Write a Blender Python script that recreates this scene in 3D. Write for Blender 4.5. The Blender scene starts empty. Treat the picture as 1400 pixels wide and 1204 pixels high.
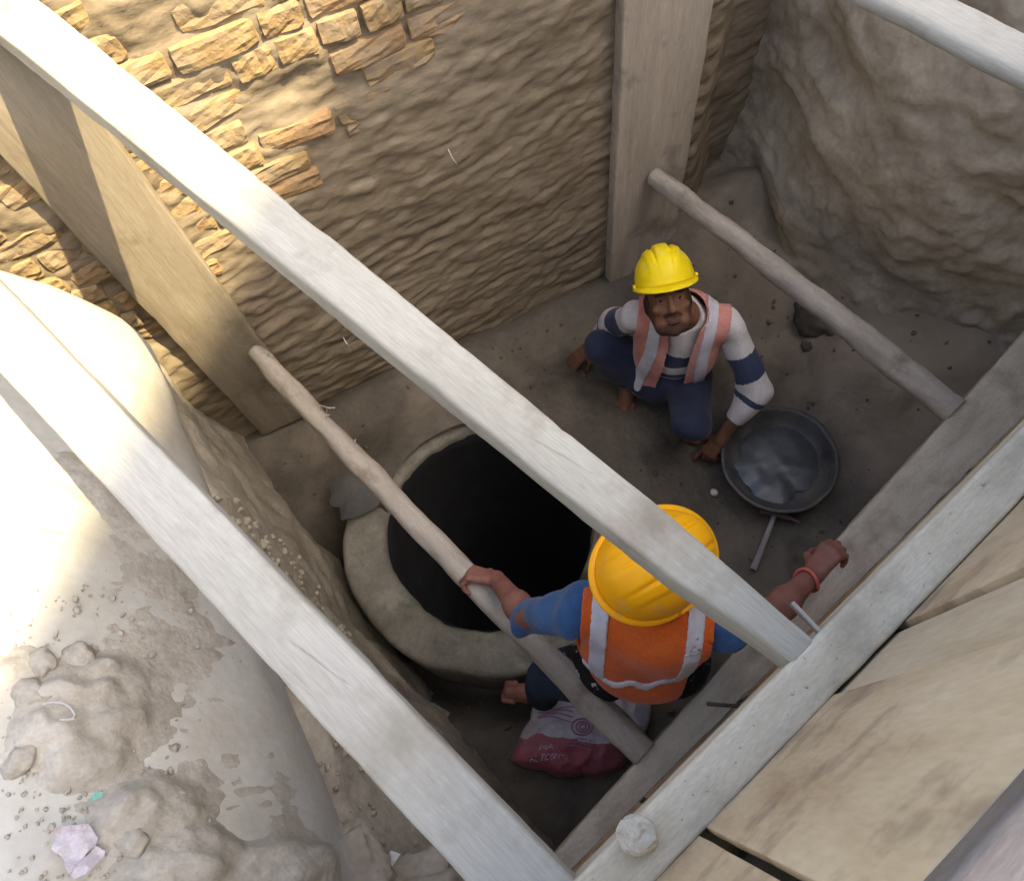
import bpy, bmesh, math, random
import numpy as np
from mathutils import Vector, Matrix, noise as mn

random.seed(7)
rng = np.random.default_rng(11)
SC = bpy.context.scene
COL = SC.collection
V3 = lambda *a: np.array(a, float)

# ------------------------------------------------------------------ camera
R = np.array([[0.676, -0.697, 0.240], [-0.732, -0.596, 0.330], [-0.087, -0.398, -0.913]])   # world <- (right, down, forward)
u_, _, v_ = np.linalg.svd(R); R = u_ @ v_
EYE = V3(0, 0, 3.1)
cam_data = bpy.data.cameras.new('camera')
cam = bpy.data.objects.new('camera', cam_data); COL.objects.link(cam)
cam_data.sensor_width = 36.0; cam_data.sensor_fit = 'HORIZONTAL'; cam_data.lens = 27.0
cam_data.clip_start = 0.02; cam_data.clip_end = 500
cam.matrix_world = Matrix(((R[0, 0], -R[0, 1], -R[0, 2], 0), (R[1, 0], -R[1, 1], -R[1, 2], 0), (R[2, 0], -R[2, 1], -R[2, 2], 3.1), (0, 0, 0, 1)))
SC.camera = cam

# ------------------------------------------------------------------ world, sun, exposure
SUN = V3(0.3, -0.60, 1.0); SUN /= np.linalg.norm(SUN)
world = bpy.data.worlds.new('World'); SC.world = world; world.use_nodes = True
nt = world.node_tree
sky = nt.nodes.new('ShaderNodeTexSky'); sky.sky_type = 'NISHITA'; sky.sun_disc = False
sky.sun_elevation = math.asin(SUN[2]); sky.sun_rotation = math.atan2(SUN[0], SUN[1])
sky.air_density = 0.7; sky.dust_density = 3.1; sky.ozone_density = 0.0
bg = nt.nodes['Background']; bg.inputs['Strength'].default_value = 0.15
nt.links.new(sky.outputs[0], bg.inputs['Color'])
sl = bpy.data.lights.new('sun', 'SUN'); sl.energy = 3.7; sl.angle = math.radians(0.5); sl.color = (1.0, 0.82, 0.52)
so = bpy.data.objects.new('sun', sl); COL.objects.link(so); so.location = (6, -5, 9)
so.rotation_euler = Vector(-SUN).to_track_quat('-Z', 'Y').to_euler()
vs = SC.view_settings
vs.view_transform = 'Standard'; vs.look = 'None'; vs.gamma = 1.0; vs.use_curve_mapping = False
vs.exposure = 2.05
SC.render.engine = 'CYCLES'; SC.cycles.max_bounces = 12; SC.cycles.diffuse_bounces = 8

# ------------------------------------------------------------------ object helpers
def tag(o, label=None, cat=None, group=None, kind=None):
    if label: o['label'] = label
    if cat: o['category'] = cat
    if group: o['group'] = group
    if kind: o['kind'] = kind
    return o

def empty(name, loc, label=None, cat=None, group=None):
    o = bpy.data.objects.new(name, None); COL.objects.link(o)
    o.location = Vector(loc); o.empty_display_size = 0.05
    bpy.context.view_layer.update()
    return tag(o, label, cat, group)

def mesh_obj(name, verts, faces, mat, parent=None, smooth=True, matrix=None, mats=None, mat_idx=None):
    me = bpy.data.meshes.new(name)
    if isinstance(faces, np.ndarray):
        faces = faces.tolist()
    me.from_pydata([tuple(map(float, v)) for v in verts], [], faces)
    for m in (mats or [mat]): me.materials.append(m)
    if mat_idx is not None: me.polygons.foreach_set('material_index', np.asarray(mat_idx, dtype=np.int32))
    if smooth: me.polygons.foreach_set('use_smooth', np.ones(len(me.polygons), dtype=bool))
    me.update()
    o = bpy.data.objects.new(name, me); COL.objects.link(o)
    if matrix is not None: o.matrix_world = matrix
    if parent is not None: attach(o, parent)
    return o

def attach(o, parent):
    o.parent = parent
    o.matrix_parent_inverse = world_of(parent).inverted()

def world_of(o):
    m = o.matrix_basis.copy()
    if o.parent is not None:
        m = world_of(o.parent) @ o.matrix_parent_inverse @ m
    return m

def unit(v):
    v = np.asarray(v, float); return v / np.linalg.norm(v)

def frame(xa, up=(0, 0, 1)):
    """3x3 with columns along, side, up-ish"""
    x = unit(xa); z = np.asarray(up, float); z = unit(z - x * z.dot(x)); y = np.cross(z, x)
    return np.stack([x, y, z], 1)

def mat4(F, o):
    return Matrix(((F[0, 0], F[0, 1], F[0, 2], o[0]), (F[1, 0], F[1, 1], F[1, 2], o[1]), (F[2, 0], F[2, 1], F[2, 2], o[2]), (0, 0, 0, 1)))

def sm(a, b, x):
    t = np.clip((x - a) / (b - a), 0, 1); return t * t * (3 - 2 * t)

def fbm(p, oct=4, seed=0.0):
    q = Vector((p[0] + seed, p[1] + seed * 1.7, p[2] - seed)); s = 0; a = 1.0
    for _ in range(oct):
        s += a * mn.noise(q); q = q * 2.03 + Vector((3.1, 1.7, 2.2)); a *= 0.5
    return s

# ------------------------------------------------------------------ materials
def M(name, cols, scale=4.0, stretch=(1, 1, 1), detail=6, rough=0.9, bump=0.25, bump_scale=40.0, bump_stretch=None,
      stain=None, stain_scale=2.5, stain_lo=0.52, stain_hi=0.72, spec=0.25, fine=0.10, dist=0.004, metallic=0.0, sheen=0.0, rough_var=0.0, speck=None, crack=None):
    m = bpy.data.materials.new(name); m.use_nodes = True
    t = m.node_tree; N = t.nodes; L = t.links
    b = N['Principled BSDF']; b.inputs['Roughness'].default_value = rough; b.inputs['Specular IOR Level'].default_value = spec
    b.inputs['Metallic'].default_value = metallic
    if sheen: b.inputs['Sheen Weight'].default_value = sheen
    tc = N.new('ShaderNodeTexCoord')
    mp = N.new('ShaderNodeMapping'); mp.inputs['Scale'].default_value = stretch; L.new(tc.outputs['Object'], mp.inputs['Vector'])
    nz = N.new('ShaderNodeTexNoise'); nz.inputs['Scale'].default_value = scale; nz.inputs['Detail'].default_value = detail; nz.inputs['Roughness'].default_value = 0.6
    L.new(mp.outputs[0], nz.inputs['Vector'])
    cr = N.new('ShaderNodeValToRGB'); e = cr.color_ramp.elements
    n = len(cols)
    lo, hi = 0.32, 0.68
    e[0].position = lo; e[0].color = (*cols[0], 1); e[1].position = hi; e[1].color = (*cols[-1], 1)
    for i in range(1, n - 1):
        x = e.new(lo + (hi - lo) * i / (n - 1)); x.color = (*cols[i], 1)
    L.new(nz.outputs['Fac'], cr.inputs[0]); out = cr.outputs[0]
    if fine:
        n2 = N.new('ShaderNodeTexNoise'); n2.inputs['Scale'].default_value = scale * 14; n2.inputs['Detail'].default_value = 4; L.new(mp.outputs[0], n2.inputs['Vector'])
        mr = N.new('ShaderNodeMapRange'); mr.inputs['From Min'].default_value = 0.3; mr.inputs['From Max'].default_value = 0.7
        mr.inputs['To Min'].default_value = 1 - fine; mr.inputs['To Max'].default_value = 1 + fine; L.new(n2.outputs['Fac'], mr.inputs['Value'])
        mx = N.new('ShaderNodeMix'); mx.data_type = 'RGBA'; mx.blend_type = 'MULTIPLY'; mx.inputs['Factor'].default_value = 1
        L.new(out, mx.inputs['A']); L.new(mr.outputs[0], mx.inputs['B']); out = mx.outputs['Result']
    if stain:
        n3 = N.new('ShaderNodeTexNoise'); n3.inputs['Scale'].default_value = stain_scale; n3.inputs['Detail'].default_value = 5; n3.inputs['Roughness'].default_value = 0.65
        L.new(tc.outputs['Object'], n3.inputs['Vector'])
        mr = N.new('ShaderNodeMapRange'); mr.inputs['From Min'].default_value = stain_lo; mr.inputs['From Max'].default_value = stain_hi; L.new(n3.outputs['Fac'], mr.inputs['Value'])
        mx = N.new('ShaderNodeMix'); mx.data_type = 'RGBA'; L.new(mr.outputs[0], mx.inputs['Factor'])
        L.new(out, mx.inputs['A']); mx.inputs['B'].default_value = (*stain, 1); out = mx.outputs['Result']
    if crack:
        mpc = N.new('ShaderNodeMapping'); mpc.inputs['Scale'].default_value = (1.1, 9, 9); L.new(tc.outputs['Object'], mpc.inputs['Vector'])
        nw = N.new('ShaderNodeTexNoise'); nw.inputs['Scale'].default_value = 5; nw.inputs['Detail'].default_value = 4; L.new(mpc.outputs[0], nw.inputs['Vector'])
        va = N.new('ShaderNodeVectorMath'); va.operation = 'MULTIPLY_ADD'; L.new(nw.outputs['Color'], va.inputs[0]); va.inputs[1].default_value = (.12, .12, .12); L.new(mpc.outputs[0], va.inputs[2])
        vo = N.new('ShaderNodeTexVoronoi'); vo.feature = 'DISTANCE_TO_EDGE'; vo.inputs['Scale'].default_value = 1.7; L.new(va.outputs[0], vo.inputs['Vector'])
        n5 = N.new('ShaderNodeTexNoise'); n5.inputs['Scale'].default_value = 3.5; L.new(tc.outputs['Object'], n5.inputs['Vector'])
        mm = N.new('ShaderNodeMapRange'); mm.inputs['From Min'].default_value = .56; mm.inputs['From Max'].default_value = .72; mm.inputs['To Max'].default_value = .018; L.new(n5.outputs['Fac'], mm.inputs['Value'])
        sb = N.new('ShaderNodeMath'); sb.operation = 'SUBTRACT'; L.new(mm.outputs[0], sb.inputs[0]); L.new(vo.outputs['Distance'], sb.inputs[1])
        mr = N.new('ShaderNodeMapRange'); mr.inputs['From Min'].default_value = 0; mr.inputs['From Max'].default_value = .012; mr.inputs['To Max'].default_value = .5; L.new(sb.outputs[0], mr.inputs['Value'])
        mx = N.new('ShaderNodeMix'); mx.data_type = 'RGBA'; L.new(mr.outputs[0], mx.inputs['Factor']); L.new(out, mx.inputs['A']); mx.inputs['B'].default_value = (*crack, 1); out = mx.outputs['Result']
    if speck:
        vo = N.new('ShaderNodeTexVoronoi'); vo.inputs['Scale'].default_value = speck[1]; L.new(tc.outputs['Object'], vo.inputs['Vector'])
        n4 = N.new('ShaderNodeTexNoise'); n4.inputs['Scale'].default_value = 6; L.new(tc.outputs['Object'], n4.inputs['Vector'])
        mm = N.new('ShaderNodeMath'); mm.operation = 'MULTIPLY_ADD'; L.new(n4.outputs['Fac'], mm.inputs[0]); mm.inputs[1].default_value = -0.35; L.new(vo.outputs['Distance'], mm.inputs[2])
        mr = N.new('ShaderNodeMapRange'); mr.inputs['From Min'].default_value = -0.02; mr.inputs['From Max'].default_value = -0.08; L.new(mm.outputs[0], mr.inputs['Value'])
        mx = N.new('ShaderNodeMix'); mx.data_type = 'RGBA'; L.new(mr.outputs[0], mx.inputs['Factor']); L.new(out, mx.inputs['A']); mx.inputs['B'].default_value = (*speck[0], 1); out = mx.outputs['Result']
    L.new(out, b.inputs['Base Color'])
    if rough_var:
        mr = N.new('ShaderNodeMapRange'); mr.inputs['From Min'].default_value = 0.35; mr.inputs['From Max'].default_value = 0.65
        mr.inputs['To Min'].default_value = rough - rough_var; mr.inputs['To Max'].default_value = min(1, rough + rough_var); L.new(nz.outputs['Fac'], mr.inputs['Value']); L.new(mr.outputs[0], b.inputs['Roughness'])
    if bump:
        mp2 = N.new('ShaderNodeMapping'); mp2.inputs['Scale'].default_value = bump_stretch or stretch; L.new(tc.outputs['Object'], mp2.inputs['Vector'])
        nb = N.new('ShaderNodeTexNoise'); nb.inputs['Scale'].default_value = bump_scale; nb.inputs['Detail'].default_value = 5; L.new(mp2.outputs[0], nb.inputs['Vector'])
        bp = N.new('ShaderNodeBump'); bp.inputs['Strength'].default_value = bump; bp.inputs['Distance'].default_value = dist; L.new(nb.outputs['Fac'], bp.inputs['Height'])
        L.new(bp.outputs[0], b.inputs['Normal'])
    return m

GR = (1.0, 11, 11)
m_timber = M('dusty_timber', [(.34, .32, .255), (.385, .365, .29), (.42, .40, .325)], 2.2, GR, bump=.14, bump_scale=9, stain=(.245, .215, .16), stain_scale=6, stain_lo=.51, stain_hi=.72, crack=(.16, .14, .11))
m_timber_b = M('pale_timber', [(.355, .34, .28), (.395, .38, .315), (.425, .41, .345)], 2.0, GR, bump=.12, bump_scale=8, stain=(.27, .245, .185), stain_scale=5.6, stain_lo=.51, stain_hi=.76, crack=(.17, .155, .13))
m_board = M('board_timber', [(.33, .285, .215), (.40, .345, .265), (.46, .40, .31)], 1.8, GR, bump=.3, bump_scale=8, dist=.005, stain=(.20, .165, .13), stain_scale=4.5, stain_lo=.55, stain_hi=.72, crack=(.10, .08, .06))
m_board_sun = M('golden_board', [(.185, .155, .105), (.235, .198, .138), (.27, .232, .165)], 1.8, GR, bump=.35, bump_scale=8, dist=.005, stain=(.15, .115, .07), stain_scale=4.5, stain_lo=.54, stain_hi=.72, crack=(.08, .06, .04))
m_pole = M('peeled_pole', [(.29, .255, .20), (.37, .33, .27), (.42, .38, .315)], 2.4, (1.4, 7, 7), bump=.5, bump_scale=10, stain=(.20, .16, .12), stain_scale=7, stain_lo=.57, stain_hi=.75)
m_waler = M('waler_timber', [(.43, .38, .27), (.525, .465, .335), (.59, .53, .395)], 3.0, (2.0, 7, 7), bump=.6, bump_scale=30, bump_stretch=(1, 1, 1), stain=(.33, .295, .215), stain_scale=9, stain_lo=.52, stain_hi=.75)
m_waler2 = M('wet_waler', [(.40, .355, .265), (.51, .455, .345), (.58, .525, .415)], 3.0, (2.0, 7, 7), bump=.5, bump_scale=25, stain=(.33, .29, .21), stain_scale=8)
m_ply = M('raw_panel', [(.41, .30, .175), (.51, .395, .245), (.57, .46, .30)], 2.0, (1.2, 5, 5), bump=.25, bump_scale=14, fine=.07, stain=(.21, .155, .105), stain_scale=6.5, stain_lo=.51, stain_hi=.72)
m_ply2 = M('pale_panel', [(.44, .345, .21), (.51, .415, .275), (.55, .46, .325)], 1.8, (1.2, 5, 5), bump=.25, bump_scale=14, fine=.07, stain=(.34, .24, .13), stain_scale=3.5, stain_lo=.53, stain_hi=.75)
m_edge = M('grey_timber', [(.14, .12, .10), (.175, .15, .128), (.205, .178, .152)], 5, (1.5, 6, 6), bump=.4, bump_scale=30)
m_mud = M('mud', [(.15, .115, .07), (.225, .18, .117), (.30, .245, .165)], 4.5, (1, 1, 4.5), bump=.40, bump_scale=30, bump_stretch=(1, 1, 1.6), dist=.008, stain=(.26, .215, .15), stain_scale=3)
m_mud_b = M('grey_earth', [(.34, .29, .20), (.43, .37, .265), (.51, .445, .33)], 3.5, bump=.6, bump_scale=35, dist=.008, stain=(.33, .275, .20), stain_scale=5)
m_wet = M('wet_mud', [(.064, .055, .040), (.09, .077, .057), (.12, .103, .075)], 4.0, rough=.75, bump=.6, bump_scale=30, dist=.01, spec=.35, rough_var=.2, stain=(.19, .16, .115), stain_scale=1.6, stain_lo=.48, stain_hi=.7)
def floor_mat():
    # damp mud round the manhole, dry brown soil towards the end bank
    m = m_wet.copy(); m.name = 'floor_mud'; t = m.node_tree; N = t.nodes; L = t.links; b = N['Principled BSDF']; src = b.inputs['Base Color'].links[0].from_socket
    tc = N.new('ShaderNodeTexCoord'); sx = N.new('ShaderNodeSeparateXYZ'); L.new(tc.outputs['Object'], sx.inputs[0])
    nz = N.new('ShaderNodeTexNoise'); nz.inputs['Scale'].default_value = 3.2; nz.inputs['Detail'].default_value = 7; nz.inputs['Roughness'].default_value = .65; L.new(tc.outputs['Object'], nz.inputs['Vector'])
    a1 = N.new('ShaderNodeMath'); a1.operation = 'MULTIPLY_ADD'; L.new(sx.outputs['Y'], a1.inputs[0]); a1.inputs[1].default_value = -.45; L.new(sx.outputs['X'], a1.inputs[2])
    a2 = N.new('ShaderNodeMath'); a2.operation = 'MULTIPLY_ADD'; L.new(nz.outputs['Fac'], a2.inputs[0]); a2.inputs[1].default_value = 1.1; L.new(a1.outputs[0], a2.inputs[2])
    mr = N.new('ShaderNodeMapRange'); mr.interpolation_type = 'SMOOTHSTEP'; mr.inputs['From Min'].default_value = 1.75; mr.inputs['From Max'].default_value = 2.5; L.new(a2.outputs[0], mr.inputs['Value'])
    mx = N.new('ShaderNodeMix'); mx.data_type = 'RGBA'; L.new(mr.outputs[0], mx.inputs['Factor']); L.new(src, mx.inputs['A']); mx.inputs['B'].default_value = (.29, .235, .165, 1); L.new(mx.outputs['Result'], b.inputs['Base Color'])
    return m
m_floor = floor_mat()
m_bank = M('dry_clay', [(.26, .23, .165), (.35, .315, .24), (.41, .375, .30)], 4, bump=.6, bump_scale=40, dist=.008, stain=(.22, .18, .13), stain_scale=4)
m_brick = M('mud_brick', [(.25, .17, .075), (.32, .225, .11), (.36, .27, .145)], 7, bump=.7, bump_scale=60, dist=.006, stain=(.24, .185, .12), stain_scale=8, stain_lo=.45, stain_hi=.65)
m_brick_r = M('worn_brick', [(.27, .17, .085), (.33, .215, .11), (.37, .265, .145)], 7, bump=.7, bump_scale=60, dist=.006, stain=(.28, .22, .14), stain_scale=8, stain_lo=.5, stain_hi=.7)
m_crust = M('mud_crust', [(.30, .28, .225), (.375, .35, .29), (.44, .415, .35)], 9, bump=.7, bump_scale=55, dist=.006, stain=(.30, .28, .22), stain_scale=7, stain_lo=.50, stain_hi=.72)
m_pipe = M('dusty_concrete', [(.40, .395, .345), (.46, .455, .40), (.51, .505, .45)], 3.0, bump=.35, bump_scale=60, dist=.004, fine=.06, stain=(.37, .335, .255), stain_scale=3.2, stain_lo=.48, stain_hi=.8)
m_clod = M('dry_clod', [(.34, .32, .265), (.42, .40, .345), (.48, .46, .405)], 12, bump=.6, bump_scale=70)
m_stone = M('pale_stone', [(.42, .385, .29), (.52, .48, .37), (.58, .54, .43)], 14, bump=.6, bump_scale=60)
m_ring = M('ring_concrete', [(.14, .128, .095), (.215, .20, .155), (.285, .27, .215)], 5, bump=.5, bump_scale=45, dist=.006, stain=(.115, .11, .085), stain_scale=7, stain_lo=.5, stain_hi=.7)
m_mortar = M('wet_mortar', [(.062, .060, .054), (.08, .077, .069), (.10, .096, .086)], 6, rough=.7, bump=.3, bump_scale=30)
m_shaft_shade = M('shaft_shade', [(.012, .012, .012), (.02, .02, .02)], 5, bump=.3, bump_scale=20)  # near-black: the darkness of the shaft is put into the colour
m_pan = M('pan_steel', [(.045, .045, .045), (.075, .075, .072), (.11, .105, .095)], 9, rough=.5, bump=.3, bump_scale=50, spec=.5, rough_var=.15, stain=(.14, .125, .10), stain_scale=6, stain_lo=.52, stain_hi=.7)
m_slurry = M('slurry', [(.03, .036, .038), (.05, .056, .058), (.085, .088, .087)], 6, rough=.38, bump=.25, bump_scale=9, dist=.012, spec=.6, rough_var=.12)
m_steel = M('tool_steel', [(.20, .13, .12), (.30, .20, .18)], 20, rough=.5, metallic=.4, bump=.2)
m_handle = M('tool_handle', [(.24, .225, .205), (.33, .31, .285)], 10, (1, 6, 6), bump=.3)
m_yel = M('yellow_plastic', [(.88, .66, .005), (.93, .71, .006)], 8, rough=.42, bump=.05, fine=.02, spec=.28, stain=(.66, .54, .20), stain_scale=16, stain_lo=.54, stain_hi=.85)
m_amb = M('amber_plastic', [(.92, .42, .003), (.96, .46, .004)], 8, rough=.42, bump=.05, fine=.02, spec=.28, stain=(.70, .42, .14), stain_scale=18, stain_lo=.56, stain_hi=.85)
m_skin = M('skin', [(.125, .058, .034), (.17, .082, .047), (.215, .11, .064)], 18, rough=.55, bump=.15, bump_scale=160, dist=.001, fine=.05, spec=.35)
m_skin2 = M('skin_arm', [(.20, .085, .06), (.25, .11, .08), (.29, .135, .10)], 18, rough=.55, bump=.15, bump_scale=160, dist=.001, fine=.05, spec=.35)
m_hair = M('hair', [(.008, .007, .006), (.018, .014, .012)], 60, rough=.6, bump=.5, bump_scale=200, dist=.002)
m_stub = M('stubble', [(.04, .022, .016), (.075, .042, .028), (.10, .055, .036)], 60, rough=.65, bump=.3, bump_scale=220, dist=.002)
def face_mat():
    m = m_skin.copy(); m.name = 'face_skin'; t = m.node_tree; N = t.nodes; L = t.links; b = N['Principled BSDF']; b.inputs['Roughness'].default_value = .72; b.inputs['Specular IOR Level'].default_value = .15
    src = b.inputs['Base Color'].links[0].from_socket
    for nm, col in (('lip', (.105, .045, .035)), ('stubble', (.030, .018, .014)), ('hair', (.012, .010, .009))):
        at_ = N.new('ShaderNodeAttribute'); at_.attribute_name = nm
        mx = N.new('ShaderNodeMix'); mx.data_type = 'RGBA'; L.new(at_.outputs['Fac'], mx.inputs['Factor']); L.new(src, mx.inputs['A']); mx.inputs['B'].default_value = (*col, 1); src = mx.outputs['Result']
    L.new(src, b.inputs['Base Color']); return m
m_face = face_mat()
m_lip = M('lip', [(.13, .05, .04), (.17, .07, .055)], 30, rough=.45, bump=.1)
m_eye = M('eye_white', [(.30, .27, .23), (.36, .33, .29)], 20, rough=.4, bump=0, fine=0, spec=.2)
m_iris = M('eye_iris', [(.010, .007, .005), (.014, .009, .007)], 20, rough=.4, bump=0, fine=0, spec=.15)
m_white = M('white_cloth', [(.50, .47, .43), (.58, .55, .51), (.63, .60, .57)], 9, rough=.9, bump=.3, bump_scale=60, dist=.003, sheen=.1)
m_navy = M('navy_cloth', [(.03, .04, .075), (.045, .06, .105)], 12, rough=.9, bump=.3, bump_scale=60, dist=.003, sheen=.1)
m_trou = M('trouser_cloth', [(.012, .015, .032), (.02, .026, .052), (.03, .036, .065)], 8, rough=.85, bump=.35, bump_scale=50, dist=.004, sheen=.1)
m_denim = M('denim', [(.02, .03, .05), (.035, .055, .085)], 8, rough=.9, bump=.35, bump_scale=60, dist=.003, stain=(.12, .13, .13), stain_scale=7, stain_lo=.6, stain_hi=.75)
m_blue = M('blue_cloth', [(.028, .075, .18), (.04, .105, .235), (.055, .14, .29)], 9, rough=.9, bump=.35, bump_scale=60, dist=.003, sheen=.15)
m_blackp = M('black_print_cloth', [(.012, .012, .014), (.02, .02, .022)], 10, rough=.9, bump=.2, stain=(.5, .5, .5), stain_scale=24, stain_lo=.60, stain_hi=.62)
m_orange = M('orange_mesh', [(.60, .10, .010), (.68, .122, .013), (.74, .155, .02)], 9, rough=.8, bump=.3, bump_scale=120, dist=.002, sheen=.15)
m_coral = M('faded_coral_mesh', [(.52, .19, .13), (.60, .25, .19), (.66, .36, .31)], 7, rough=.8, bump=.3, bump_scale=120, dist=.002, sheen=.15)
m_refl = M('reflective_tape', [(.55, .55, .58), (.66, .66, .69)], 30, rough=.45, bump=.3, bump_scale=120, dist=.001, spec=.5)
m_band = M('coral_band', [(.55, .13, .09), (.62, .17, .12)], 30, rough=.6, bump=.1)
m_bagw = M('sack_white', [(.40, .38, .42), (.48, .46, .50), (.53, .51, .54)], 8, rough=.6, bump=.4, bump_scale=40, dist=.004, stain=(.38, .34, .34), stain_scale=7)
m_bagr = M('sack_red', [(.27, .075, .09), (.33, .10, .12), (.37, .14, .16)], 8, rough=.6, bump=.4, bump_scale=40, dist=.004, stain=(.28, .11, .12), stain_scale=8)
m_print = M('sack_print', [(.30, .13, .19), (.34, .16, .22)], 20, rough=.7, bump=0)
m_paper = M('paper', [(.46, .43, .45), (.54, .51, .53)], 12, rough=.8, bump=.2, bump_scale=30, stain=(.36, .28, .28), stain_scale=26)
m_green = M('green_scrap', [(.17, .42, .34), (.22, .48, .40)], 12, rough=.6, bump=.1)
m_wire = M('pale_wire', [(.42, .41, .38), (.50, .49, .46)], 12, rough=.5, bump=.1)
m_rust = M('rusty_iron', [(.06, .045, .035), (.11, .08, .06)], 40, rough=.7, metallic=.3, bump=.3)
m_redbrick = M('red_brick', [(.25, .085, .06), (.33, .12, .085)], 20, bump=.6, bump_scale=60)
m_blocker = M('blocker_board', [(.42, .38, .32), (.50, .46, .40)], 2, bump=.3, bump_scale=30)
m_glass = M('window_glass', [(.02, .025, .03), (.03, .035, .04)], 2, rough=.05, bump=0, fine=0, spec=.8)
m_ground = M('dusty_ground', [(.25, .205, .15), (.32, .27, .20), (.36, .31, .24)], 2, bump=.5, bump_scale=25, stain=(.22, .17, .12), stain_scale=.5)

# ------------------------------------------------------------------ solid builders
def loft(name, p0, p1, w, h, mat, parent=None, up=(0, 0, 1), N=70, rad=.012, amp=.003, seed=0.0, bend=(0, 0), dy=None, round_=False, M_=28, chips=0.0, ends=0.25):
    """a timber from p0 to p1; w(s), h(s) full width/height; noise-worn edges; local x runs along the grain"""
    p0 = np.asarray(p0, float); p1 = np.asarray(p1, float); L = np.linalg.norm(p1 - p0); F = frame(p1 - p0, up)
    wf = w if callable(w) else (lambda s: w); hf = h if callable(h) else (lambda s: h)
    prof = []
    if round_:
        for k in range(M_): a = 2 * math.pi * k / M_; prof.append((math.cos(a), math.sin(a), 0))
    else:
        k4 = 3
        for (sy, sz, a0) in ((1, 1, 0), (-1, 1, 90), (-1, -1, 180), (1, -1, 270)):
            for k in range(k4 + 1):
                a = math.radians(a0 + 90 * k / k4); prof.append((sy, sz, a))
        full = []
        for i, q in enumerate(prof):
            full.append(('c', q)); nx = prof[(i + 1) % len(prof)]
            if nx[0] != q[0] or nx[1] != q[1]:
                for f in (.2, .4, .6, .8): full.append(('m', q, nx, f))
        prof = full
    vs_, n = [], len(prof)
    ss = [0.0] + [i / N for i in range(N + 1)] + [1.0]
    for i, s in enumerate(ss):
        a, b = wf(s) / 2, hf(s) / 2
        cap = 0 < i < len(ss) - 1
        r = min(rad, a * .9, b * .9)
        oy = bend[0] * math.sin(math.pi * s) + (dy(s) if dy else 0); oz = bend[1] * math.sin(math.pi * s)
        def corner(q): return (q[0] * (a - r) + r * math.cos(q[2]), q[1] * (b - r) + r * math.sin(q[2]))
        for q in prof:
            if round_: y, z = q[0] * a, q[1] * b
            elif q[0] == 'c': y, z = corner(q[1])
            else:
                c0, c1 = corner(q[1]), corner(q[2]); y, z = c0[0] + (c1[0] - c0[0]) * q[3], c0[1] + (c1[1] - c0[1]) * q[3]
            d = fbm((s * L * 7, y * 22 + seed * 3, z * 22), 3, seed) * amp
            if chips:
                c = mn.noise(Vector((s * L * 26 + seed, y * 20, z * 20)))
                edge = min(1, abs(y) / (a + 1e-6)) * min(1, abs(z) / (b + 1e-6))
                d -= chips * max(0, c - .25) * edge ** 3
            rr = math.hypot(y, z) + 1e-9
            y += y / rr * d; z += z / rr * d
            if not cap: y *= 1 - ends * .12; z *= 1 - ends * .12
            x = s * L + (0.004 * mn.noise(Vector((y * 60, z * 60, seed + s * 9))) if not cap else 0) + (0 if cap else (-.004 if i == 0 else .004))
            vs_.append((x, y + oy, z + oz))
    fs = []
    for i in range(len(ss) - 1):
        for k in range(n):
            k2 = (k + 1) % n
            fs.append((i * n + k, i * n + k2, (i + 1) * n + k2, (i + 1) * n + k)[::-1])
    fs.append(tuple(range(n))); fs.append(tuple(range((len(ss) - 1) * n, len(ss) * n))[::-1])
    fs[-2], fs[-1] = fs[-2][::-1], fs[-1][::-1]
    o = mesh_obj(name, vs_, fs, mat, None, True, mat4(F, p0))
    fix_normals(o)
    if parent is not None: attach(o, parent)
    return o

def fix_normals(o):
    bm = bmesh.new(); bm.from_mesh(o.data); bmesh.ops.recalc_face_normals(bm, faces=bm.faces[:]); bm.to_mesh(o.data); bm.free()

def grid_obj(name, nu, nv, fn, mat, parent=None, flip=False, mats=None, matfn=None, cut=None):
    vs_ = [fn(i / nu, j / nv) for j in range(nv + 1) for i in range(nu + 1)]
    fs, mi = [], []
    for j in range(nv):
        for i in range(nu):
            a = j * (nu + 1) + i; f = (a, a + 1, a + nu + 2, a + nu + 1)
            if cut:
                c = (np.array(vs_[f[0]]) + np.array(vs_[f[2]])) / 2
                if cut(c): continue
            fs.append(f[::-1] if flip else f)
            if matfn: mi.append(matfn((i + .5) / nu, (j + .5) / nv))
    return mesh_obj(name, vs_, fs, mat, parent, True, None, mats, mi if matfn else None)

def lump(name, c, r, mat, seed=0, sub=3, amp=.35, parent=None, facet=False):
    bm = bmesh.new(); bmesh.ops.create_icosphere(bm, subdivisions=sub, radius=1)
    for v in bm.verts:
        p = np.array(v.co); d = 1 + amp * fbm(p * 1.3, 4, seed) + amp * .35 * fbm(p * 5, 3, seed + 4)
        if facet: d = min(d, 1.0 + .1 * mn.noise(Vector(p * 2 + seed)))
        v.co = Vector((p[0] * r[0] * d, p[1] * r[1] * d, p[2] * r[2] * d))
    me = bpy.data.meshes.new(name); bm.to_mesh(me); bm.free(); me.materials.append(mat)
    if not facet: me.polygons.foreach_set('use_smooth', np.ones(len(me.polygons), dtype=bool))
    o = bpy.data.objects.new(name, me); COL.objects.link(o)
    o.matrix_world = Matrix.Translation(Vector(c)) @ Matrix.Rotation(seed * 1.3, 4, 'Z')
    if parent is not None: attach(o, parent)
    return o

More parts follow.
